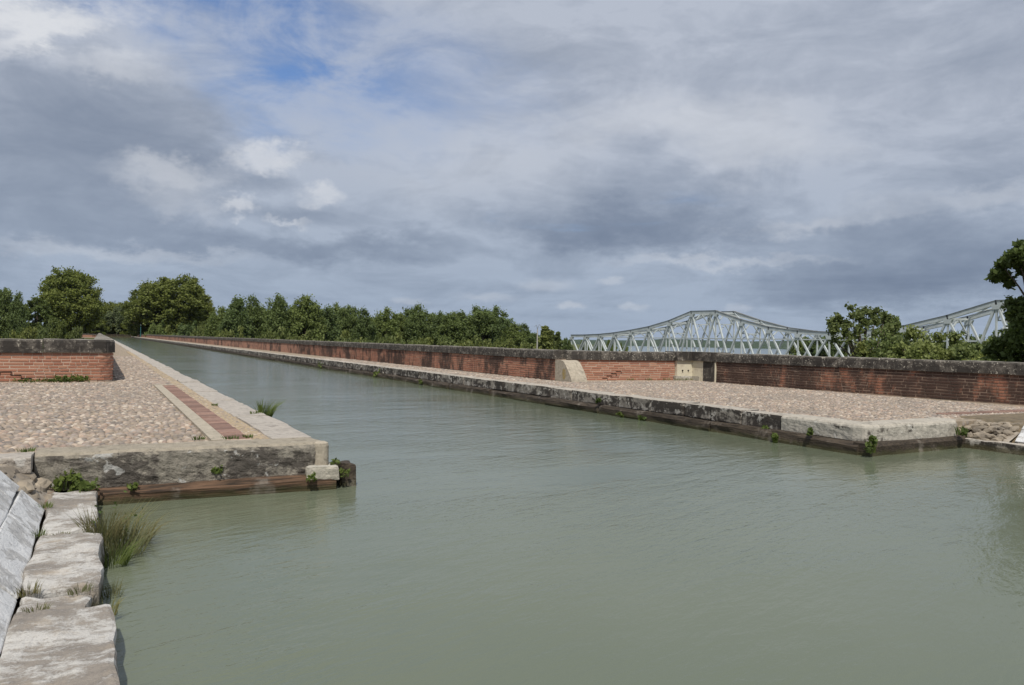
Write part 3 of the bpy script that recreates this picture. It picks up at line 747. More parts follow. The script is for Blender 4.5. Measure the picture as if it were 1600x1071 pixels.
def parapet(label, path, z0, courses, coping_h, mat, mortar_mat, coping_mat, brick_to=None, thick=0.46, course=0.080, cop_len=(1.3, 2.0), seed=1, over=0.045, crack=None, side=1):
    """path is the seen face, walked so that the face looks to the right hand side"""
    r = random.Random(seed)
    root = empty('parapet_wall', (path[0][0], path[0][1], z0))
    tag(root, label, 'wall')
    acc = path_len(path); L = acc[-1]; zb = z0 + courses * course
    brick_to = L if brick_to is None else brick_to
    front = offset_path(path, -0.010 * side); back = offset_path(path, -thick * side)
    b = MB(); b.prism(front + back[::-1], z0 - 0.25, zb + 0.01)
    b.build('wall_core', mortar_mat, root)
    if brick_to < L - 1:
        s0, _ = path_at(path, acc, brick_to); far = [(s0.x, s0.y)] + [q for q, a in zip(path, acc) if a > brick_to]
        b = MB(); b.prism(offset_path(far, 0.0) + offset_path(far, -0.012 * side)[::-1], z0 - 0.05, zb - 0.005); b.build('brick_face', 'brick_far', root)
    ms = brick_meshes(mat); todo = []
    for c in range(courses):
        s = -r.uniform(0.0, 0.06) - (0.21 if c % 2 else 0.0)
        while s < brick_to:
            ln = 0.42 * r.uniform(0.93, 1.0) if r.random() > 0.16 else 0.26
            a, e = max(s, 0.0), min(s + ln, brick_to)
            p, d = path_at(path, acc, (a + e) / 2)
            curved = any(abs(q - (a + e) / 2) < 0.35 for q in acc[1:-1]) and len(path) > 4
            if e - a > 0.05:
                if curved and e - a > 0.2:
                    for h0, h1 in ((a, (a + e) / 2 - .006), ((a + e) / 2 + .006, e)): todo.append(((h0 + h1) / 2, h1 - h0, c))
                else: todo.append(((a + e) / 2, e - a, c))
            s += ln + 0.018
    items = []
    for i, (sm, ln, c) in enumerate(todo):
        p, d = path_at(path, acc, sm); nrm = Vector((d.y, -d.x, 0)) * side
        rec = r.uniform(-.005, .005)
        items.append((p + nrm * (-0.052 + rec) + Vector((0, 0, z0 + c * course + 0.010)), math.atan2(d.y, d.x) + r.uniform(-.004, .004), ln / 0.42, r.uniform(.95, 1.03)))
    def vis(q):
        p = cam.matrix_world.inverted() @ q[0]
        if p.z > -0.1: return 0
        u = p.x / -p.z * FPX + 800
        return 1 / -p.z if -20 < u < 1620 else 0
    items.sort(key=vis, reverse=True)
    for i, (p, ang, sx, sz) in enumerate(items[:300]):
        o = link('brick', ms[i % 5], root); o.location = p - root.location; o.rotation_euler = (0, 0, ang); o.scale = (sx, 1, sz)
    if items[300:]:
        b = MB()
        for i, (p, ang, sx, sz) in enumerate(items[300:]):
            ca, sa = math.cos(ang), math.sin(ang)
            w, h = 0.21 * sx, 0.060 * sz
            v = [(p.x + x * ca - y * sa, p.y + x * sa + y * ca, p.z + z) for z in (0, h) for x, y in ((-w, -.05), (w, -.05), (w, .05), (-w, .05))]
            b.add(v, [(3, 2, 1, 0), (4, 5, 6, 7), (0, 1, 5, 4), (1, 2, 6, 5), (2, 3, 7, 6), (3, 0, 4, 7)], r.uniform(.001, 1))
        tag(b.build('brick_field', mat, root), kind='stuff')
    if crack:
        for q, (cs, cc) in enumerate(crack):
            p, d = path_at(path, acc, cs); nrm = Vector((d.y, -d.x, 0)) * side; b = MB(); zc = z0 + (cc + 1) * course - .004
            w = r.uniform(.012, .026)
            b.beam(p + nrm * -.02 - d * .10 + Vector((0, 0, zc)), p + nrm * -.02 + d * .11 + Vector((0, 0, zc)), 0.05, w)
            b.beam(p + nrm * -.021 + d * .11 + Vector((0, 0, zc)), p + nrm * -.021 + d * (.11 + r.uniform(-.02, .02)) + Vector((0, 0, zc - course)), 0.05, w, up=(d.x, d.y, 0))
            b.build('crack', 'crack', root)
    # coping stones
    s = 0.0; k = 0
    while s < L - 0.05 and k < 280:
        ln = r.uniform(*cop_len)
        if L - s - ln < 0.5: ln = L - s
        n = 8
        st = [s + (ln - 0.012) * q / n for q in range(n + 1)]
        pts = [path_at(path, acc, q) for q in st]
        dz = r.uniform(-.008, .010); v = []; f = []
        prof = [(over, 0.0), (over + .004, coping_h * .5), (over - .004, coping_h * .86), (over - .035, coping_h), (-thick * .5, coping_h + .012), (-thick - over + .03, coping_h), (-thick - over, coping_h * .85), (-thick - over, 0.0)]
        for q, (p, d) in enumerate(pts):
            # average direction at corners of the path
            pp, pd = path_at(path, acc, st[q] - 0.03); qq, qd = path_at(path, acc, st[q] + 0.03); d = (pd + qd).normalized(); nrm = Vector((d.y, -d.x, 0)) * side
            for (ox, oz) in prof:
                w = Vector((p.x * 2.7 + seed, p.y * 2.7, oz * 4 + ox * 3))
                j = mnoise.noise(w) * .012 + mnoise.noise(w * 3.1) * .008
                v.append(p + nrm * (ox + j) + Vector((0, 0, zb + oz + dz + (j if oz > 0 else 0))))
        m = len(prof)
        for q in range(n):
            for j in range(m): f.append((q * m + j, q * m + (j + 1) % m, (q + 1) * m + (j + 1) % m, (q + 1) * m + j))
        f.append(tuple(range(m - 1, -1, -1))); f.append(tuple(n * m + j for j in range(m)))
        b = MB(); b.add(v, f); b.build('coping_stone', coping_mat, root)
        s += ln; k += 1
    return root

def arc(cx, cy, rad, a0, a1, n): return [(cx + rad * math.cos(R(a0 + (a1 - a0) * k / n)), cy + rad * math.sin(R(a0 + (a1 - a0) * k / n))) for k in range(n + 1)]
# left: front wall with rounded end, then the long one along the towpath.  Faces look to the right of the walk.
pL = [(-5.3, 22.62), (-3.2, 22.74), (-1.2, 22.86), (-0.35, 22.98)] + arc(-0.12, 23.50, 0.46, -82, -8, 7) + [(0.335, 23.9)]
parapet('clean red brick parapet with a dark coping and a rounded end beside the cobbles', pL, 0.0, 9, 0.33, 'brick_clean', 'mortar', 'coping', seed=3, cop_len=(1.5, 2.3),
        crack=[(2.15, 5), (2.4, 4), (2.63, 4), (2.86, 3), (3.08, 2), (3.3, 2), (3.5, 1), (3.72, 0)])
parapet('long brick parapet along the towpath behind the rounded wall end', [(0.335, 23.92), (0.335, TEND)], 0.0, 9, 0.33, 'brick_half', 'mortar_stained', 'coping', brick_to=6, seed=4, cop_len=(1.6, 2.4))
parapet('left return wall meeting the clean brick parapet at its outer corner', [(-5.32, 9.5), (-5.32, 22.1)], 0.0, 9, 0.33, 'brick_mid', 'mortar_stained', 'coping', brick_to=4, seed=12)
# right: walked from far to near so the face looks at the canal
zR = QR - 0.01

parapet('very long soot-streaked brick parapet running off along the opposite towpath', [(13.78, 23.0), (13.78, 61), (13.78, TEND)], zR, 9, 0.30, 'brick_half', 'mortar_stained', 'coping_lichen',
        brick_to=38, seed=5, cop_len=(1.3, 2.1), side=-1)
parapet('short red brick parapet between the slanted concrete buttress and the whitewashed pilaster', [(14.1, 22.78), (16.4, 22.66), (18.62, 22.55)], zR, 9, 0.30, 'brick_clean', 'mortar', 'coping_lichen', seed=6, cop_len=(1.2, 1.6),
        crack=[(2.1, 3), (1.9, 2), (1.72, 1), (1.55, 0)])
parapet('black stained brick parapet with lichen coping in front of the roadside bushes', [(19.42, 21.25), (19.7, 15.5), (20.15, 11.0), (20.4, 6.0), (20.5, 2.0)], zR, 9, 0.30, 'brick_dark', 'mortar_stained', 'coping_lichen', seed=7, cop_len=(1.3, 1.9))

# --- whitewashed stone pilaster in the inner corner of the right wall
pil = empty('stone_pilaster', (19.0, 22.0, zR)); tag(pil, 'pale whitewashed stone pilaster filling the inner corner of the brick parapet', 'pilaster')
b = MB(); b.prism([(18.63, 22.44), (19.30, 22.40), (19.32, 21.27), (20.0, 21.27), (20.0, 23.0), (18.63, 23.0)], zR - 0.1, zR + 0.72); b.build('pilaster_block', 'whitewash', pil)
b = MB(); b.prism([(18.55, 22.41), (19.29, 22.37), (19.29, 22.0), (19.33, 22.0), (19.33, 23.02), (18.55, 23.02)], zR - 0.05, zR + 0.16); b.build('pilaster_base', 'plinth', pil)
b = MB(); b.prism([(18.56, 22.36), (19.22, 22.32), (19.24, 21.24), (20.05, 21.24), (20.05, 23.05), (18.56, 23.05)], zR + 0.722, zR + 1.05); b.build('coping_stone', 'coping', pil)
b = MB(); b.box(19.305, 19.35, 21.262, 21.82, zR + 0.0, zR + 0.715); b.build('dark_panel', 'coping', pil)  # dark panel on the near part of the pilaster's canal side
for (x, z) in ((18.86, .36), (19.12, .36)):
    b = MB(); b.tube([(x, 22.43, zR + z), (x, 22.38, zR + z)], [0.025, 0.025], 8); b.build('fixing_hole', 'crack', pil)
# --- slanted concrete buttress at the outer corner of the right wall
def buttress():
    root = empty('buttress', (14.2, 22.5, zR)); tag(root, 'slanted grey concrete buttress with a yellow lichen patch leaning on the wall corner', 'buttress')
    x0, x1 = 13.80, 14.42; prof = [(23.1, 0.70), (22.62, 0.70), (22.54, 0.685), (22.44, 0.64), (22.30, 0.52), (22.12, 0.32), (21.98, 0.12), (21.90, -0.06), (23.1, -0.06)]
    v = [(x0, t, zR + z) for t, z in prof] + [(x1, t, zR + z) for t, z in prof]; n = len(prof)
    b = MB(); b.add(v, [tuple(range(n)), tuple(range(2 * n - 1, n - 1, -1))] + [(i, n + i, n + (i + 1) % n, (i + 1) % n) for i in range(n)])
    b.build('buttress_block', 'concrete_tan', root)
    b = MB(); c = (22.42, 0.24); m = 14
    v = [(x0 - 0.004, c[0] + math.cos(k * 2 * math.pi / m) * 0.11 * (1 + .6 * mnoise.noise(Vector((k, 0, 0)))), zR + c[1] + math.sin(k * 2 * math.pi / m) * 0.19 * (1 + .6 * mnoise.noise(Vector((k, 3, 0))))) for k in range(m)]
    b.add(v + [(p[0] + .006, p[1], p[2]) for p in v], [tuple(range(m))] + [(k, (k + 1) % m, m + (k + 1) % m, m + k) for k in range(m)]); b.build('lichen_patch', 'yellow_lichen', root)
buttress()

# ------------------------------------------------------------------ banks of the basin
def bank(side):
    """stone ledge at the water and slabs laid on the slope behind it; side -1 is ours, +1 the opposite one"""
    s = side
    X = (lambda n: n) if s < 0 else (lambda n: 14.18 - n)
    name = 'left_bank' if s < 0 else 'right_bank'
    b = MB()
    pts = [(-0.05, -2.9), (-0.05, -0.62), (-0.40, -0.52), (-0.80, -0.12), (-0.95, -0.06), (-8.0, -0.06), (-8.0, -2.9)]
    far = 8.35 if s < 0 else 8.2
    v = [(X(n), -14, z) for n, z in pts] + [(X(n), T0 + 0.3, z) for n, z in pts]; m = len(pts)
    b.add(v, [tuple(range(m)), tuple(range(2 * m - 1, m - 1, -1))] + [(i, m + i, m + (i + 1) % m, (i + 1) % m) for i in range(m)])
    bk = tag(b.build(name, 'soil'), kind='structure')
    # ledge stones
    rows = [(-2.6, 0.5, 0.05, 0), (0.53, 2.6, 0.05, .005), (2.63, 5.22, 0.11, 0.0), (5.26, 5.56, -0.03, -0.03), (5.62, 7.10, 0.04, .015), (7.22, 9.04, 0.01, 0.0)] if s < 0 else \
           [(-2.5, 0.3, 0.05, 0), (0.33, 2.2, 0.04, 0), (2.24, 4.3, .04, 0), (4.33, 6.4, .05, .0), (6.43, 8.9, .04, .01)]
    for k, (t0, t1, e, dz) in enumerate(rows):
        w = 0.40 + e; me = rough_block('ledge_stone', 'ledge_stone' if s < 0 else 'kerb_stone', w, t1 - t0, 0.55, 130 + k * 3 + s, 0.030, 0.034, 12, 2.6)
        o = link('ledge_stone', me, bk); o.location = (X((-0.40 + e) / 2 if s < 0 else (-0.40 + e) / 2), (t0 + t1) / 2, -0.35 + dz - 0.55 - (0.05 if s > 0 else 0)); o.rotation_euler = (0, 0, random.uniform(-.012, .012))
    # slabs on the slope, two rows
    cuts = [-2.0, 0.2, 2.1, 3.9, 5.55, 7.18, 8.32] if s < 0 else [-2.0, 0.0, 1.9, 3.8, 5.7, 7.3, 8.25]
    for row in range(2):
        for k, (t0, t1) in enumerate(zip(cuts[:-1], cuts[1:])):
            if row == 1: t0, t1 = t0 + (0.5 if k else 0), t1 + (0.5 if k < len(cuts) - 2 else 0)
            n0, n1 = (-0.405, -0.60) if row == 0 else (-0.605, -0.86)
            z0, z1 = (-0.365, -0.165) if row == 0 else (-0.160, 0.095)
            th = 0.10; g = 0.0; jz = random.uniform(-.008, .008)
            me = rough_block('bank_slab', 'bank_slab', math.hypot(n1 - n0, z1 - z0) - g, t1 - t0 - 0.018, th, 160 + k + row * 9 + s * 40, 0.012, 0.012, 4, 2.5)
            o = link('bank_slab', me, bk); ang = math.atan2(z1 - z0, n1 - n0)
            cx, cz = (n0 + n1) / 2, (z0 + z1) / 2
            # block top must lie on the slope line
            tilt = math.atan2(z1 - z0, abs(n1 - n0)) * (1 if s < 0 else -1)
            nx, nz = math.sin(abs(tilt)), math.cos(abs(tilt))
            o.rotation_euler = (0, tilt, 0)
            o.location = (X(cx - nx * th * (1)), (t0 + t1) / 2, cz - nz * th + jz)
    return bk
bank_l = bank(-1); bank_r = bank(1)
# rubble wedge between slabs and quay nose, on both sides
def rock(seed):
    bm = bmesh.new(); bmesh.ops.create_icosphere(bm, subdivisions=2, radius=0.5)
    for v in bm.verts:
        q = v.co * 2.4 + Vector((seed * 5.1, seed * 2.3, 0)); v.co *= 1 + .38 * mnoise.noise(q) + .16 * mnoise.noise(q * 2.7)
        for ax in range(3): v.co[ax] = max(-.44, min(.44, v.co[ax]))        # broken flat sides
    me = bpy.data.meshes.new('rubble_stone'); bm.to_mesh(me); bm.free(); me.materials.append(M['rubble']); return me
ROCKS = [rock(k) for k in range(9)]
def rubble(parent, spots):
    for k, (x, y, z, sx, sy, sz, rz, ry) in enumerate(spots):
        o = link('rubble_stone', ROCKS[k % 9], parent); o.location = (x, y, z - sz * .50); o.scale = (sx * 1.55, sy * 1.2, sz * .95); o.rotation_euler = (random.uniform(-.25, .25), ry * .6, rz)
random.seed(21)
sp = []
for i in range(6):
    for j in range(7):
        n = -0.42 - j * 0.115; t = 8.45 + i * 0.135
        sp.append((n + random.uniform(-.03, .03), t + random.uniform(-.03, .03), min(-0.03, -0.36 + (-0.42 - n) * 0.85 + max(0, t - 8.9) * .2) + random.uniform(-.02, .02), random.uniform(.10, .19), random.uniform(.10, .22), random.uniform(.10, .16), random.uniform(0, 3), R(-38)))
rubble(bank_l, sp)
sp = []
for i in range(9):
    for j in range(8):
        n = 14.36 + j * 0.14; t = 8.15 + i * 0.15
        if t < 8.35: continue
        zz = min(-0.09, -0.36 + (n - 14.5) * 0.42 + (t - 8.2) * 0.20)
        sp.append((n + random.uniform(-.04, .04), t + random.uniform(-.04, .04), max(zz, -0.36) + random.uniform(-.015, .02), random.uniform(.12, .22), random.uniform(.10, .20), random.uniform(.10, .15), random.uniform(0, 3), R(20)))
rubble(bank_r, sp)
b = MB(); b.prism([(-0.38, 8.33), (-0.38, T0 + 0.2), (-2.4, T0 + 0.2), (-2.4, 8.33), (-0.85, 8.33)], -1.0, -0.36); b.build('rubble_bed', 'mortar_stained', bank_l)
b = MB(); b.add([(-.40, 8.3, -.385), (-.40, T0 + .1, -.385), (-.78, T0 + .1, -.05), (-2.2, T0 + .1, -.04), (-2.2, 8.3, -.04), (-.78, 8.3, -.07)], [(0, 1, 2, 5), (5, 2, 3, 4)]); b.build('rubble_bed', 'rubble_mortar', bank_l)
b = MB(); b.add([(14.15, 8.3, -.42), (14.15, 9.4, -.42), (14.5, 9.4, -.30), (15.3, 9.6, -.09), (15.6, 8.3, -.06), (14.9, 8.3, -.22), (14.5, 8.3, -.40)], [(0, 6, 5, 4, 3, 2, 1)]); b.build('rubble_bed', 'rubble_mortar', bank_r)
# flat pale slab at the left end of the quay nose
o = link('edge_slab', rough_block('edge_slab', 'kerb_left', 1.30, 0.42, 0.16, 71, 0.02, 0.015, 4), quay_left); o.location = (-1.22, T0 - 0.02, -0.155)
o = link('edge_slab', rough_block('edge_slab', 'kerb_left', 2.2, 0.42, 0.16, 72, 0.02, 0.015, 4), quay_left); o.location = (-3.0, T0 - 0.0, -0.155)

# ------------------------------------------------------------------ plants
def leaf_quads(centers, radii, per, size, seed, squash=1.0, aspect=1.7, shell=0.55):
    g = np.random.default_rng(seed); C = np.asarray(centers, float); RR = np.asarray(radii, float)
    n = len(C) * per; idx = np.repeat(np.arange(len(C)), per)
    d = g.normal(size=(n, 3)); d /= np.linalg.norm(d, axis=1, keepdims=True)
    rad = RR[idx] * np.abs(g.normal(0.62, 0.34, n))                       # soft edged clumps, a few sprays stand out
    p = C[idx] + d * rad[:, None] * np.array([1, 1, squash])
    nrm = d * 0.7 + g.normal(size=(n, 3)) * 0.8; nrm /= np.linalg.norm(nrm, axis=1, keepdims=True)
    a = np.cross(nrm, g.normal(size=(n, 3))); a /= np.linalg.norm(a, axis=1, keepdims=True); c = np.cross(nrm, a)
    s = size * g.uniform(0.6, 1.25, n)[:, None]; L = a * s * aspect * 0.5; W = c * s * 0.5
    q = np.stack([p - L, p - W + L * .1, p + L, p + W + L * .1], axis=1)          # lozenge shaped leaf spray
    rnd = np.clip(g.random(n) * 0.6 + 0.4 * g.random(len(C))[idx], 0.001, 1)
    return q, rnd
def crown_points(kind, g, H, W):
    """centres and radii of leaf clumps for a tree of height H and width W standing at the origin"""
    c, r = [], []
    if kind == 'poplar':
        k = 230; sh = g.uniform(0, 50)
        for i in range(k):
            d = g.normal(size=3); d /= np.linalg.norm(d)
            bump = 1 + .42 * mnoise.noise(Vector((d[0] * 2.0 + sh, d[1] * 2.0, d[2] * 3.4))) + .22 * mnoise.noise(Vector((d[0] * 4.6, d[1] * 4.6 + sh, d[2] * 7)))
            q = (.45 + .55 * g.random() ** .5) * min(bump, 1.10)
            wide = 1 - .12 * max(0, d[2]) ** 2
            c.append((d[0] * W * .45 * q * wide, d[1] * W * .45 * q * wide, H * .49 + d[2] * H * .455 * q)); r.append(W * g.uniform(.08, .14))
    elif kind == 'cone':
        k = 60
        for i in range(k):
            z = H * (0.05 + 0.95 * (i + .5) / k); f = (1 - z / H) ** .8; a = g.uniform(0, 6.28); rr = W / 2 * f * math.sqrt(g.random())
            c.append((math.cos(a) * rr, math.sin(a) * rr, z)); r.append(W * g.uniform(.08, .14) * (.4 + f))
    elif kind in ('plane', 'round'):
        k = 420 if kind == 'plane' else 170; ax = [g.uniform(-.16, .16, 3) for _ in range(9)]
        for i in range(k):
            d = g.normal(size=3); d /= np.linalg.norm(d)
            bump = 1 + .34 * mnoise.noise(Vector((d[0] * 2.1 + ax[0][0] * 50, d[1] * 2.1, d[2] * 2.1)) ) + .20 * mnoise.noise(Vector((d[0] * 5 + ax[1][0] * 50, d[1] * 5, d[2] * 5)))
            q = (.50 + .50 * g.random() ** .55) * min(bump, 1.12)
            wide = 1.0 if d[2] < 0 else (1 - .12 * d[2])
            c.append((d[0] * W * .46 * q * wide, d[1] * W * .46 * q * wide, H * .50 + d[2] * H * (.455 if d[2] > 0 else .44) * q)); r.append(W * g.uniform(.045, .09))
    elif kind == 'willow':
        for i in range(70):
            a = g.uniform(0, 6.28); rr = W / 2 * math.sqrt(g.random()); top = H * (1 - .42 * (rr / (W / 2)) ** 2)
            for j in range(3): c.append((math.cos(a) * rr, math.sin(a) * rr, top * (1 - .27 * j) * .95)); r.append(W * .075)
    elif kind == 'bush':
        for i in range(46):
            a = g.uniform(0, 6.28); rr = W / 2 * math.sqrt(g.random()); top = H * (1 - .35 * (rr / (W / 2)) ** 2) * g.uniform(.7, 1.0)
            c.append((math.cos(a) * rr, math.sin(a) * rr, top * g.uniform(.45, .95))); r.append(W * g.uniform(.07, .13))
    return c, r
TREES = {}
def tree_proto(kind, variant, H, W, mat, per, size):
    key = (kind, variant, mat)
    if key in TREES: return TREES[key]
    g = np.random.default_rng(hash((kind == 'plane', len(kind), variant)) % 9999 + variant * 17 + len(kind) * 131)
    c, r = crown_points(kind, g, H, W)
    q, rnd = leaf_quads(c, r, per, size, variant + 5, squash=1.5 if kind == 'willow' else (.95 if kind != 'poplar' else 1.25))
    crown = quads_mesh('crown', q, rnd, mat)
    b = MB(); th = H * (.70 if kind in ('poplar', 'cone') else .5); rb = max(.02, W * (.035 if kind != 'bush' else .02))
    b.tube([(0, 0, -.3), (0.01 * H, 0, th * .3), (-.01 * H, .01 * H, th * .65), (0, 0, th)], [rb * 1.25, rb, rb * .75, rb * .35], 8)
    for i in range(9 if kind != 'bush' else 5):
        tgt = c[(i * 7 + 3) % len(c)]; z0 = min(th * g.uniform(.35, .8), tgt[2] * .85)
        b.tube([(0, 0, z0), (tgt[0] * .5, tgt[1] * .5, (z0 + tgt[2]) / 2 + .03 * H), tgt], [rb * .5, rb * .32, rb * .1], 6)
    trunk = b.mesh('trunk', 'bark', True)
    TREES[key] = (crown, trunk, H, W); return TREES[key]
def plant_tree(name, label, cat, group, proto, loc, height, width, rz):
    crown, trunk, H, W = proto
    root = empty(name, loc); tag(root, label, cat, group)
    root.rotation_euler = (0, 0, rz); root.scale = (width / W, width / W, height / H)
    link('trunk', trunk, root); link('crown', crown, root)
    return root
def tree_at(px, top, t, wpx, proto, name, label, cat, group=None, base=None, rz=None):
    """stand a tree at distance t on the ground so that its top shows at (px, top) and it is wpx pixels wide"""
    p = on_t(px, top, t); z = terrain(p.x, t) if base is None else base
    depth = (cam.matrix_world.inverted() @ p).z * -1
    return plant_tree(name, label, cat, group, proto, (p.x, t, z - 0.1), (p.z - z) * 1.0, wpx / FPX * depth, random.uniform(0, 6.28) if rz is None else rz)

random.seed(31)
POP = [tree_proto('poplar', k, 20, 8.5, 'leaf_poplar', 95, 0.33) for k in range(5)]
PLA = [tree_proto('plane', k, 26, 22, 'leaf_plane', 110, 0.50) for k in range(3)]
RND = [tree_proto('round', k, 14, 11, 'leaf_plane', 90, 0.42) for k in range(2)]
RNP = [tree_proto('round', k + 5, 14, 11, 'leaf_poplar', 90, 0.42) for k in range(2)]
WIL = tree_proto('willow', 1, 12, 12, 'leaf_willow', 60, 0.5)
CON = tree_proto('cone', 1, 9, 4, 'leaf_light', 70, 0.32)
BSF = [tree_proto('bush', k, 6, 7, 'leaf_light', 110, 0.30) for k in range(3)]
# wood of poplars on the far bank
wood = [(352, 486, 235, 46), (370, 464, 200, 40), (396, 463, 205, 40), (413, 470, 215, 34), (436, 460, 195, 40), (459, 472, 210, 36), (477, 462, 195, 44), (493, 472, 212, 38),
        (509, 471, 200, 38), (527, 474, 210, 28), (541, 473, 205, 32), (553, 480, 215, 30), (567, 482, 200, 36), (585, 489, 212, 34), (604, 481, 205, 34), (624, 486, 210, 32),
        (641, 482, 218, 34), (655, 476, 205, 40), (672, 479, 212, 38), (688, 487, 205, 30), (706, 484, 200, 34), (722, 487, 210, 34), (741, 479, 215, 36), (755, 475, 205, 40), (774, 479, 210, 38),
        (787, 492, 200, 34), (803, 505, 195, 30), (818, 506, 202, 30), (829, 513, 206, 22)]
for i, (px, top, t, w) in enumerate(wood):
    tree_at(px, top - 1, t, w * random.uniform(1.2, 1.6), POP[i % 5], 'poplar_tree', 'tall poplar in the front rank of the belt beyond the long brick parapet', 'tree', 'poplars beyond the parapet')
for i in range(26):                                            # second rank that closes the gaps
    px = 345 + i * 18.6 + random.uniform(-5, 5); top = np.interp(px, [345, 440, 560, 680, 760, 800, 830], [482, 478, 492, 495, 493, 514, 522]) + random.uniform(-4, 8)
    tree_at(px, top, 232 + random.uniform(0, 14), 46, POP[(i * 3 + 1) % 5], 'poplar_tree', 'lower poplar of the rear rank showing between the tall front poplars', 'tree', 'poplars of the rear rank')
for i in range(24):                                            # lighter scrub in front of the wood
    px = 350 + i * 20.5 + random.uniform(-6, 6); top = np.interp(px, [350, 500, 640, 760, 840], [506, 512, 518, 520, 529]) + random.uniform(-6, 5)
    tree_at(px, top, 178 + random.uniform(0, 10), random.uniform(40, 62), BSF[i % 3], 'river_shrub', 'pale green shrub along the foot of the poplar belt', 'shrub', 'shrubs in front of the poplars')
for px, top, w in ((852, 511, 66), (862, 518, 46), (872, 520, 50)):
    tree_at(px, top, 168, w, CON, 'conifer', 'small pointed conifer between the concrete pole and the steel bridge', 'tree', 'conifers by the pole')
tree_at(886, 526, 190, 24, RNP[0], 'round_tree', 'small dark round tree by the far end of the steel bridge', 'tree')
for i, (px, top, w) in enumerate(((912, 530, 22), (935, 528, 22), (955, 527, 26), (975, 533, 22))):
    tree_at(px, top, 222, w, RNP[i % 2], 'bank_tree', 'dark tree seen through the low end of the steel truss', 'tree', 'trees behind the low end of the truss')
# trees at the far end of the canal
E0 = -0.6
far_trees = [(112, 414, 318, 96, PLA[0], 'plane_tree', 'tallest plane tree, standing just left of the canal end'),
             (272, 427, 322, 118, PLA[1], 'plane_tree', 'broad domed plane tree right of the canal end'),
             (232, 446, 330, 74, PLA[2], 'plane_tree', 'darker plane tree half hidden behind the broad domed one'),
             (312, 452, 326, 50, PLA[2], 'plane_tree', 'plane tree on the outer flank of the broad dome, next to the poplars'),
             (8, 444, 250, 46, POP[0], 'dark_tree', 'dark upright tree behind the clean brick parapet, first of its row'),
             (-40, 448, 240, 60, POP[3], 'dark_tree', 'dark tree continuing the row behind the outer end of the clean parapet'),
             (-105, 452, 232, 64, POP[1], 'dark_tree', 'outermost dark tree of the row behind the clean parapet'),
             (27, 456, 246, 34, POP[2], 'dark_tree', 'narrow dark tree beside the first upright one behind the clean parapet'),
             (58, 466, 300, 60, RND[0], 'leafy_tree', 'lighter leafy tree at the foot of the tallest plane tree'),
             (172, 469, 400, 62, PLA[0], 'plane_tree', 'distant pale plane tree left above the willow'),
             (204, 466, 405, 54, PLA[1], 'plane_tree', 'distant plane tree right above the willow'),
             (225, 458, 380, 40, PLA[2], 'plane_tree', 'dark distant plane tree at the shoulder of the domed one')]
for (px, top, t, w, pr, nm, lb) in far_trees:
    tree_at(px, top, t, w, pr, nm, lb, 'tree', base=-1.5 if nm != 'dark_tree' else None)
tree_at(186, 480, 372, 44, WIL, 'willow_tree', 'pale drooping willow closing the view at the end of the canal', 'tree', base=-1.0)
for i, (px, top, t, w) in enumerate(((146, 500, 366, 44), (162, 498, 372, 40), (204, 500, 368, 44), (222, 498, 372, 44), (176, 506, 378, 40))):
    tree_at(px, top, t, w, RND[i % 2], 'canal_end_shrub', 'dark shrub under the trees at the end of the canal', 'shrub', 'shrubs at the canal end', base=-1.0)
for i, (px, top, t, w) in enumerate(((40, 500, 240, 40), (72, 494, 270, 36), (92, 497, 262, 34), (116, 500, 262, 30), (15, 510, 200, 40))):
    tree_at(px, top, t, w, BSF[i % 3] if i != 2 else RND[1], 'wayside_shrub', 'green shrub showing above the clean brick parapet', 'shrub', 'shrubs above the left parapet')
for i, (px, top, t, w) in enumerate(((246, 497, 285, 40), (270, 503, 275, 40), (295, 498, 268, 46), (322, 488, 255, 50), (342, 492, 245, 44), (362, 500, 235, 40))):
    tree_at(px, top, t, w, BSF[i % 3] if i % 2 else RNP[1], 'wayside_shrub', 'dense shrub below the domed plane tree behind the far parapet', 'shrub', 'shrubs below the domed plane')
# beyond the steel bridge
for i, (px, top, t, w) in enumerate(((1252, 524, 250, 44), (1285, 514, 240, 60), (1318, 512, 236, 60), (1352, 514, 230, 60), (1395, 492, 205, 54), (1440, 512, 200, 60), (1478, 514, 195, 50), (1520, 514, 190, 50), (1565, 510, 185, 60))):
    tree_at(px, top, t, w, RNP[i % 2], 'bank_tree', 'dark tree on the river bank behind the steel bridge', 'tree', 'trees behind the steel bridge')

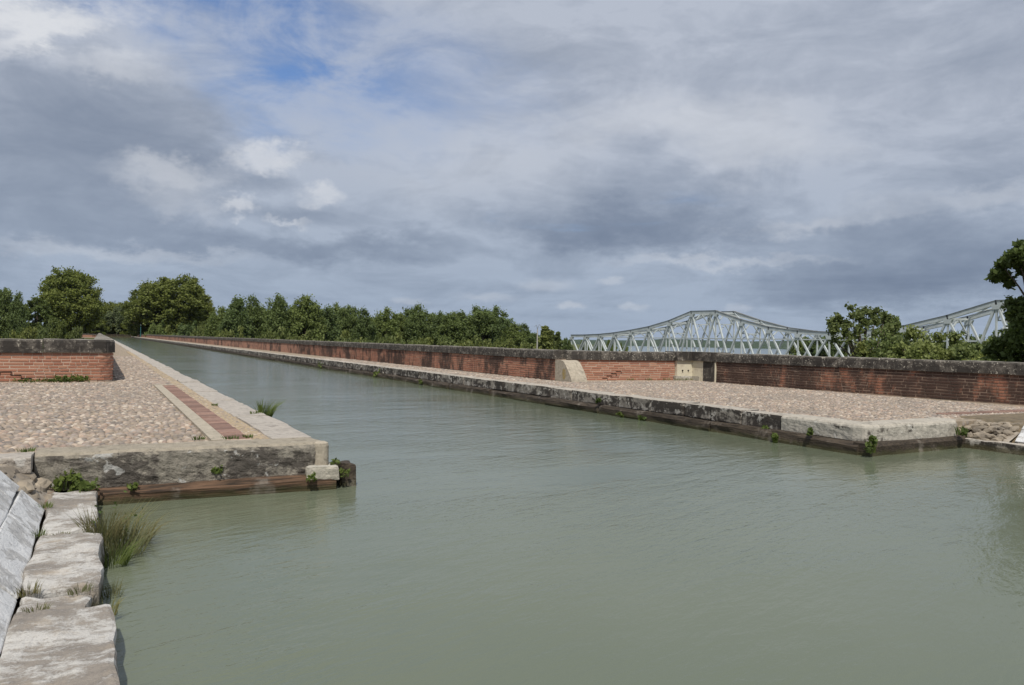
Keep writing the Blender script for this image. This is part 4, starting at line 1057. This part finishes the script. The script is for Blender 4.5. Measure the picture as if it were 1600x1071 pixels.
# ------------------------------------------------------------------ railway truss bridge
def build_bridge():
    NB, NF = 126.0, 131.6; PANEL = 8.0; ZB = -1.6
    apex_px = {0: (898.8, 523.5), 1: (918.8, 523.3), 2: (938, 522.4), 3: (960, 520), 4: (985, 516), 5: (1012.5, 510.5), 6: (1045, 501), 7: (1080.6, 486.5), 8: (1119.4, 485.5), 9: (1161, 499.5), 10: (1204.4, 511), 11: (1248.5, 517), 12: (1296.3, 519.5)}
    T, Z = {}, {}
    for k, (px, py) in apex_px.items():
        p = on_n(px, py, NB); T[k] = p.y; Z[k] = p.z
    step = (T[3] - T[12]) / 9
    for k in range(13): T[k] = T[12] + (12 - k) * step * 0.5 + (T[k] - T[12]) * 0.5
    prof = [Z[12] + (Z[k] - Z[12]) for k in range(8, 13)]          # from the peak down to mid span
    for k in range(13, 17): Z[k] = prof[16 - k]; T[k] = T[12] - (k - 12) * step
    for k in range(17, 25): T[k] = T[12] - (k - 12) * step; Z[k] = Z[7 - (k - 17)]
    root = empty('truss_bridge', (NB + 2.8, T[12], ZB)); tag(root, 'pale green-grey steel truss railway bridge rising to humps over its piers', 'bridge')
    def bm(name, a, c, w, h, mat='steel_paint', up=(0, 0, 1)):
        b = MB(); b.beam(a, c, w, h, up); b.build(name, mat, root)
    N = 24
    for n in (NB, NF):
        for k in range(N):
            a, c = Vector((n, T[k], Z[k] - .35)), Vector((n, T[k + 1], Z[k + 1] - .35)); d = (c - a).normalized() * .12
            bm('top_chord', a - d, c + d, 0.52, 0.70)
            bm('chord_flange', a - d + Vector((0, 0, .38)), c + d + Vector((0, 0, .38)), 0.72, 0.07, 'steel_dark')
        bm('bottom_chord', (n, T[0] + 4, ZB), (n, T[N] - 4, ZB), 0.5, 0.7)
        for k in range(N + 1):
            top = Vector((n, T[k], Z[k] - .5)); half = (T[k - 1] - T[k]) / 2 if k else (T[0] - T[1]) / 2; half2 = (T[k] - T[k + 1]) / 2 if k < N else half
            bm('vertical_hanger', top, (n, T[k], ZB), 0.26, 0.26, up=(0, 1, 0))
            bm('diagonal', top, (n, T[k] + half, ZB), 0.33, 0.36, up=(1, 0, 0)); bm('diagonal', top + Vector((0.002, 0, 0)), (n + .002, T[k] - half2, ZB), 0.33, 0.36, up=(1, 0, 0))
            b = MB(); w = .85; z = Z[k] - .68
            b.add([(n - .275, T[k] - w, z), (n - .275, T[k] + w, z), (n - .275, T[k] + w * .55, z - .75), (n - .275, T[k] - w * .55, z - .75),
                   (n + .275, T[k] - w, z), (n + .275, T[k] + w, z), (n + .275, T[k] + w * .55, z - .75), (n + .275, T[k] - w * .55, z - .75)],
                  [(0, 1, 2, 3), (7, 6, 5, 4), (0, 4, 5, 1), (1, 5, 6, 2), (2, 6, 7, 3), (3, 7, 4, 0)]); b.build('gusset_plate', 'steel_paint', root)
    for k in range(N + 1):
        y = T[k]; zt = Z[k] - .55
        bm('cross_strut', (NB, y, zt), (NF, y, zt), 0.26, 0.26)
        zl = 2.75
        if zt - zl > 0.5:
            mid = (NB + NF) / 2; drop = min(zt - 1.7, zt - zl)
            bm('cross_strut', (NB, y, zt - min(drop, 2.6)), (NF, y, zt - min(drop, 2.6)), 0.2, 0.2)
            bm('sway_brace', (mid, y, zt), (NB + .2, y, zt - min(drop, 2.6)), .2, .2); bm('sway_brace', (mid, y, zt), (NF - .2, y, zt - min(drop, 2.6)), .2, .2)
            if drop > 3.2:
                bm('cross_strut', (NB, y, zl), (NF, y, zl), .2, .2)
                bm('sway_brace', (mid, y, zt - 2.6), (NB + .2, y, zl), .18, .18); bm('sway_brace', (mid, y, zt - 2.6), (NF - .2, y, zl), .18, .18)
        bm('floor_beam', (NB, y, ZB), (NF, y, ZB), .3, .6)
        if k < N:
            bm('lateral_brace', (NB, y, Z[k] - .3), (NF, T[k + 1], Z[k + 1] - .3), .16, .16)
            bm('lateral_brace', (NF, y, Z[k] - .33), (NB, T[k + 1], Z[k + 1] - .33), .16, .16)
            if Z[k] > 4.0: bm('stringer', (NB, y, zl), (NB, T[k + 1], zl), .18, .2); bm('stringer', (NF, y, zl), (NF, T[k + 1], zl), .18, .2)
    b = MB(); b.box(NB + .5, NF - .5, T[N] - 3, T[0] + 3, ZB + .32, ZB + .45); b.build('deck', 'steel_dark', root)
    for k in (7.5, 16.5):
        y = T[int(k)] - step / 2; p = empty('bridge_pier', ((NB + NF) / 2, y, -14)); tag(p, 'stone river pier under the far hump of the truss bridge' if k < 10 else 'stone river pier under the nearer hump of the truss bridge', 'pier')
        b = MB(); b.prism([(NB - 1.5, y - 1.6), (NF + 1.5, y - 1.6), (NF + 3, y), (NF + 1.5, y + 1.6), (NB - 1.5, y + 1.6), (NB - 3, y)], -14.5, -1.9); b.build('shaft', 'pier_stone', p)
        b = MB(); b.box(NB - 1.8, NF + 1.8, y - 1.9, y + 1.9, -1.9, ZB - .36); b.build('cap', 'pier_stone', p)
    for y, lb in ((T[0] + 4.5, 'stone abutment at the low far end of the truss bridge'), (T[N] - 4.5, 'stone abutment at the near end of the truss bridge behind the bushes')):
        b = MB(); b.box(NB - 2.5, NF + 2.5, y - 2.2, y + 2.2, -14, ZB - .36); tag(b.build('abutment', 'pier_stone'), lb, 'abutment')
build_bridge()

# ------------------------------------------------------------------ pole and far posts
def pole():
    p = on_t(840, 507, 158); z0 = terrain(p.x, 158); root = empty('utility_pole', (p.x, 158, z0)); tag(root, 'slim concrete utility pole with two bent arms in front of the trees', 'pole')
    b = MB(); b.tube([(p.x, 158, z0 - .5), (p.x, 158, p.z - 1.2)], [.19, .13], 8); b.build('shaft', 'pole_concrete', root)
    for sgn, ln, dz in ((-1, .65, .35), (1, .85, .75)):
        b = MB(); b.tube([(p.x, 158, p.z - 1.25), (p.x + sgn * ln * .25 * .9, 158, p.z - .55), (p.x + sgn * ln * .5, 158, p.z - .25 + dz * .3), (p.x + sgn * ln * 1.25, 158, p.z - .65)], [.055, .05, .045, .04], 6); b.build('arm', 'steel_dark', root)
pole()
for px, top, t, lb in ((128, 505, 318, 'slim teal lamp post on the far side below the tallest plane tree'), (220, 507, 318, 'slim teal lamp post rising behind the far end of the long parapet')):
    p = on_t(px, top, t); root = empty('lamp_post', (p.x, t, -1.2)); tag(root, lb, 'lamp post')
    b = MB(); b.tube([(p.x, t, -1.6), (p.x, t, p.z - .5)], [.16, .13], 8); b.build('post', 'teal_paint', root)
    b = MB(); b.tube([(p.x, t, p.z - .5), (p.x, t, p.z - .1), (p.x, t, p.z)], [.22, .22, .05], 8); b.build('lamp_head', 'steel_paint', root)
# low lock gate closing the far end
g0 = empty('lock_gate', (7, TEND + 4, -1)); tag(g0, 'low dark lock gate across the far end of the canal', 'gate')
for k in range(3):
    b = MB(); b.beam((2.3, TEND + 4, -.3 + k * .4), (11.6, TEND + 4, -.3 + k * .4), .25, .3); b.build('beam', 'timber_dark', g0)
for x in (2.6, 5.6, 8.6, 11.3):
    b = MB(); b.box(x - .12, x + .12, TEND + 3.7, TEND + 3.85, -1.2, .9); b.build('upright', 'timber_dark', g0)
b = MB(); b.box(-6, 22, TEND + 8, TEND + 40, -4, -0.10); tag(b.build('canal_end_bank', 'meadow'), kind='structure')
parapet('little brick wing wall at the far left end of the canal bridge', [(-6.0, 298), (-0.2, 298)], -0.3, 9, 0.33, 'brick_clean', 'mortar', 'coping', seed=9, brick_to=0.0)

# ------------------------------------------------------------------ bushes and trees behind the right hand wall
def near_tree(name, label, cat, group, loc, H, W, mat, clumps, per, size, seed, limbs=True, trunk_to=.6, rc=(.10, .17)):
    g = np.random.default_rng(seed); root = empty(name, loc); tag(root, label, cat, group)
    c = clumps(g, H, W); rr = [W * g.uniform(*rc) for _ in c]
    q, rnd = leaf_quads(c, rr, per, size, seed, .9, 1.6, 0.35)
    link('crown', quads_mesh('crown', q, rnd, mat), root)
    b = MB(); th = H * trunk_to; rb = max(.03, H * .016)
    b.tube([(0, 0, -.4), (.02 * H, 0, th * .4), (-.01 * H, .01 * H, th * .75), (.01 * H, 0, th)], [rb * 1.3, rb, rb * .8, rb * .5], 9)
    if limbs:
        for i in range(0, len(c), max(1, len(c) // 16)):
            z0 = th * g.uniform(.45, .98); m = [(c[i][0]) * .5, c[i][1] * .5, (z0 + c[i][2]) / 2 + .02 * H]
            b.tube([(.01 * H, 0, z0), m, c[i]], [rb * .5, rb * .32, rb * .10], 6)
    o = link('trunk', b.mesh('trunk', 'bark', True), root)
    return root
def open_crown(g, H, W):
    out = []; span = .62 * W
    for i in range(80):
        a = g.uniform(0, 6.28); rr = W / 2 * g.uniform(.05, 1.0) ** .6; top = (1 - (rr / (W / 2)) ** 2) ** .5
        lump = .5 + .5 * mnoise.noise(Vector((math.cos(a) * rr * 1.3, math.sin(a) * rr * 1.3, H)))
        if lump < .42 and g.random() < .7: continue
        out.append((math.cos(a) * rr, math.sin(a) * rr, H - span * (1 - top * g.uniform(.55, .98)) * (.75 + .5 * (1 - lump))))
    return out
def dense_crown(g, H, W):
    out = []
    for i in range(95):
        a = g.uniform(0, 6.28); k = g.random(); z = H * (.16 + .80 * k); rr = W / 2 * math.sqrt(g.random()) * math.sin(math.pi * min(1, .16 + .80 * k)) ** .6
        out.append((math.cos(a) * rr, math.sin(a) * rr, z))
    return out
def bush_crown(g, H, W):
    out = []
    for i in range(60):
        a = g.uniform(0, 6.28); rr = W / 2 * math.sqrt(g.random()); top = H * (1 - .45 * (rr / (W / 2)) ** 2)
        out.append((math.cos(a) * rr, math.sin(a) * rr, top * g.uniform(.35, .95)))
    return out
def near_at(px, top, t, wpx, **kw):
    p = on_t(px, top, t); z = terrain(p.x, t); depth = -(cam.matrix_world.inverted() @ p).z
    return near_tree(loc=(p.x, t, z), H=p.z - z, W=wpx / FPX * depth, **kw)
near_at(1348, 474, 36, 112, name='open_tree', label='light open-crowned young tree standing in front of the steel bridge', cat='tree', group=None, mat='leaf_light', clumps=open_crown, per=70, size=.16, seed=41, trunk_to=.78, rc=(.045, .08))
near_at(1392, 497, 60, 60, name='open_tree', label='dark small tree beside the open-crowned one, behind the bushes', cat='tree', group=None, mat='leaf_dark', clumps=dense_crown, per=90, size=.24, seed=42)
near_at(1604, 462, 14.2, 128, name='dark_tree', label='dark leafy tree overhanging the black stained parapet', cat='tree', group=None, mat='leaf_dark', clumps=dense_crown, per=210, size=.105, seed=43, rc=(.06, .10))
near_at(1622, 372, 13.4, 118, name='dark_tree', label='taller dark tree with a hanging branch against the sky beyond the stained parapet', cat='tree', group=None, mat='leaf_dark', clumps=open_crown, per=120, size=.13, seed=44, trunk_to=.7, rc=(.05, .09))
random.seed(51)
for i, (px, top, t, w) in enumerate(((1358, 522, 24, 64), (1374, 508, 23, 92), (1402, 514, 22, 84), (1432, 505, 21, 96), (1462, 512, 20, 90), (1492, 505, 19.5, 96), (1520, 514, 18.5, 96), (1550, 520, 17.5, 100), (1580, 524, 16.5, 100), (1610, 520, 15.5, 100), (1650, 522, 14, 110), (1700, 524, 12.6, 120),
        (1366, 534, 24, 78), (1388, 530, 22.5, 90), (1420, 530, 21, 96), (1455, 532, 19.5, 96), (1490, 532, 18.5, 100), (1525, 535, 17.4, 100), (1560, 538, 16.2, 104), (1595, 540, 15.2, 104))):
    near_at(px, top, t, w, name='leafy_bush', label='bright green leafy bush rising behind the black stained parapet', cat='bush', group='bushes behind the stained parapet', mat='leaf_bush' if i % 4 else 'leaf_light', clumps=bush_crown, per=130, size=.10, seed=60 + i, limbs=True, trunk_to=.4, rc=(.08, .15))
for i, (px, top, t, w) in enumerate(((1058, 536, 44, 44), (1030, 541, 50, 26), (905, 541, 60, 22), (940, 541, 58, 22))):
    near_at(px, top, t, w, name='leafy_bush', label='low green bush peeping over the short brick parapet by the buttress', cat='bush', group='bushes behind the short parapet', mat='leaf_bush', clumps=bush_crown, per=110, size=.14, seed=90 + i)

# ------------------------------------------------------------------ weeds and grass tufts
def blades(b, base, n, h, spread, lean, width, g, dirn=(0, 0)):
    for i in range(n):
        a = g.uniform(0, 6.28); r0 = spread * math.sqrt(g.random()); p = Vector(base) + Vector((math.cos(a) * r0, math.sin(a) * r0, 0))
        hh = h * g.uniform(.45, 1.0); l = lean * g.uniform(.2, 1.0); d = Vector((math.cos(a) * l + dirn[0], math.sin(a) * l + dirn[1], 0)) * hh
        s = Vector((-math.sin(a + 1), math.cos(a + 1), 0)) * width * g.uniform(.6, 1.2)
        m = p + d * .35 + Vector((0, 0, hh * .6)); e = p + d + Vector((0, 0, hh))
        b.add([p - s, p + s, m + s * .7, m - s * .7, e], [(0, 1, 2, 3), (3, 2, 4)], g.uniform(.001, 1))
def tuft(name, label, base, n, h, spread, lean, width, mat, seed, dirn=(0, 0), leaves=0, lsize=.04, cat='plant', group=None):
    g = np.random.default_rng(seed); root = empty(name, base); tag(root, label, cat, group)
    b = MB(); blades(b, base, n, h, spread, lean, width, g, dirn); b.build('stem', mat, root)
    if leaves:
        c = [(g.uniform(-spread, spread) + dirn[0] * h * .5, g.uniform(-spread, spread) + dirn[1] * h * .5, h * g.uniform(.15, .9)) for _ in range(7)]
        q, rnd = leaf_quads(c, [spread * .55] * 7, leaves // 7, lsize, seed, 1.0, 1.6, .2); link('foliage', quads_mesh('foliage', q, rnd, 'leaf_weed'), root)
    return root
for k, (x, y, z, n, h, sp_, mat, ln) in enumerate(((0.12, 7.42, -.54, 170, .40, .20, 'grass_olive', .8), (0.20, 7.10, -.55, 150, .30, .17, 'grass_olive', 1.1), (0.05, 7.2, -.44, 110, .30, .12, 'grass_dry', 1.0), (0.26, 7.45, -.55, 120, .26, .17, 'grass_dry', 1.4), (0.12, 6.8, -.55, 110, .22, .12, 'leaf_weed', 1.1))):
    tuft('rush_clump', ('tall olive rush clump hanging over the water between the ledge stones', 'lower rush clump dipping into the water beside the ledge', 'dry straw tuft rooted in the joint between two ledge stones', 'pale straw grass sprawling on the water beyond the rush clump', 'fresh green grass at the edge of the rush clump')[k], (x, y, z), n, h, sp_, ln, .0040, mat, 100 + k, (.18, -.05), 40 if k == 0 else 0, .022, cat='grass')
for k, (x, y, z, h, n, mat, lb) in enumerate(((-.36, 5.60, -.36, .14, 60, 'grass_dry', 'straw-coloured tuft in the corner of slab and ledge'), (-.30, 5.25, -.36, .08, 50, 'grass_olive', 'small green tuft in the joint before the foreground ledge stone'),
        (-.08, 5.52, -.36, .09, 70, 'grass_olive', 'green tuft at the end of the small sunken ledge stone'), (-.40, 7.15, -.36, .12, 70, 'leaf_weed', 'green tuft at the foot of the sloping slab'), (-.42, 8.2, -.34, .10, 70, 'leaf_weed', 'weed at the top corner of the sloping slab'),
        (-.36, 3.62, -.36, .07, 50, 'grass_dry', 'dry weeds in the joint at the near end of the ledge'), (.10, 6.0, -.55, .22, 60, 'grass_olive', 'grass leaning from the ledge into the water'), (.06, 5.5, -.52, .20, 50, 'grass_olive', 'grass in the broken edge beside the sunken stone'),
        (-.25, 7.12, -.36, .06, 60, 'grass_olive', 'thin grass line along the joint of the pale ledge stone'))):
    tuft('grass_tuft', lb, (x, y, z), int(n * .8), h * .62, .07, .8, .0035, mat, 120 + k, cat='grass')
tuft('leafy_weed', 'bright leafy weed in the hollow under the concrete cap', (-.28, T0 - .12, -.36), 16, .22, .10, .4, .004, 'leaf_weed', 140, (0, 0), 130, .045, 'weed')
tuft('leafy_weed', 'trailing weed at the foot of the rough concrete face near the ledge', (-.12, T0 - .16, -.42), 16, .15, .12, .5, .004, 'leaf_weed', 141, (0, 0), 110, .04, 'weed')
def spot(px, py, z): return on_z(px, py, z)
right_weeds = [(1197, 672, -.22, .34, .14, 'leafy weed hanging over the kerb beside the pale concrete nose'), (1212, 690, -.40, .22, .16, 'weed growing from the timber below the kerb near the concrete nose'), (1266, 676, -.30, .16, .08, 'small bright tuft on the timber under the pale nose'),
               (1360, 698, -.48, .34, .16, 'dark leafy weed at the corner of the pale concrete nose'), (505, 576, -.25, .55, .55, 'large green weed clump on the far kerb'), (592, 586, -.25, .50, .45, 'second green weed clump further along the far kerb'),
               (660, 598, -.35, .22, .25, 'low weed on the kerb beyond the weed clumps'), (935, 627, -.30, .12, .14, 'flat weed on the broken kerb stones opposite'), (972, 648, -.42, .14, .14, 'weed on the slumped lower kerb stone'), (1003, 655, -.46, .10, .2, 'weeds by the water under the slumped stone')]
for k, (px, py, z, h, s_, lb) in enumerate(right_weeds):
    p = on_n(px, py, 11.42 if z > -.3 else 11.24); p.z = max(p.z - h * .3, WATER); h *= .8; s_ *= .8
    tuft('leafy_weed', lb, p, 24, h, s_ * .6, .6, .006, 'leaf_weed' if k not in (4, 5) else 'grass_olive', 150 + k, (-.15, -.1), 110, .05 + .03 * (k in (4, 5)), 'weed')
p = on_z(1502, 680, -.30); tuft('leafy_weed', 'bright tuft where the concrete nose meets the rubble bank', p, 60, .18, .09, .6, .006, 'leaf_weed', 170, (0, 0), 60, .05, 'weed')
p = on_n(415, 640, 2.42); tuft('grass_tuft', 'feathery green grass on the water edge of the near kerb', (2.40, p.y, -.12), 150, .40, .10, .8, .006, 'leaf_weed', 171, (.3, 0), cat='grass')
p = on_z(381, 628, 0); tuft('grass_tuft', 'small green tuft on the near kerb stones', (2.25, 13.0, -.01), 60, .07, .10, .6, .006, 'leaf_weed', 172, cat='grass')
for k, (px, py, s_, lb) in enumerate(((359, 686, .10, 'green tuft at the end of the brick strip'), (388, 684, .06, 'small weed on the sandy joint beside the brick strip'), (310, 687, .07, 'weed at the end of the grey border strip'), (335, 634, .05, 'weed in the sandy joint half way along the brick strip'), (42, 706, .08, 'weed on the pale edge slab'))):
    p = on_z(px, py, 0); tuft('grass_tuft', lb, p, 60, .05, s_, .9, .005, 'leaf_weed', 180 + k, cat='grass')
for k, (x, y, z, lb) in enumerate(((2.52, T0 - .05, -.30, 'green weed on top of the dark timber post'), (2.62, T0 - .10, -.42, 'weed sprouting beside the timber post at the water corner'), (2.2, T0 - .18, -.43, 'tiny weed under the pale plinth stone'), (1.20, T0 - .05, -.30, 'mossy tuft half way along the rough concrete face'), (.35, T0 - .10, -.42, 'weed on the reddish timber'))):
    tuft('leafy_weed', lb, (x, y, z), 14, .10, .05, .5, .004, 'leaf_weed', 190 + k, (0, -.1), 60, .03, 'weed')
# creeper along the foot of the clean wall, weeds at the pilaster
for k in range(12):
    s_ = 2.0 + k * .28; p = on_z(30 + k * 9.2, 595.5, 0)
    tuft('wall_weed', 'green creeping weed along the foot of the clean brick parapet', (p.x, 22.62 + .055 * (p.x + 4.0) , 0), 20, .07 + .06 * (k > 6), .14, .6, .006, 'leaf_weed', 210 + k, (0, 0), 70 if k > 5 else 20, .045, 'weed', 'weeds along the clean wall')
for k, x in enumerate((18.2, 18.6, 18.85, 19.1, 17.4, 16.6)):
    tuft('wall_weed', 'dry green weed at the foot of the whitewashed pilaster and short parapet', (x, 22.33 if x > 18.5 else 22.5, QR), 50, .10, .14, .6, .006, 'grass_olive', 230 + k, cat='weed', group='weeds by the pilaster')

# ------------------------------------------------------------------ air
def haze():
    b = MB(); b.box(-6900, 6900, -3400, 6900, -16, 130); b.v = b.v
    me = bpy.data.meshes.new('haze'); me.from_pydata(b.v, [], b.f); m = bpy.data.materials.new('haze_air'); m.use_nodes = True; N = NT(m.node_tree)
    v = N.node('ShaderNodeVolumePrincipled', {'Color': (0.72, 0.82, 1.0), 'Density': 0.000022, 'Anisotropy': 0.2}); o = N.node('ShaderNodeOutputMaterial'); N.l.new(v.outputs[0], o.inputs['Volume'])
    me.materials.append(m); tag(link('haze', me), kind='stuff')
haze()
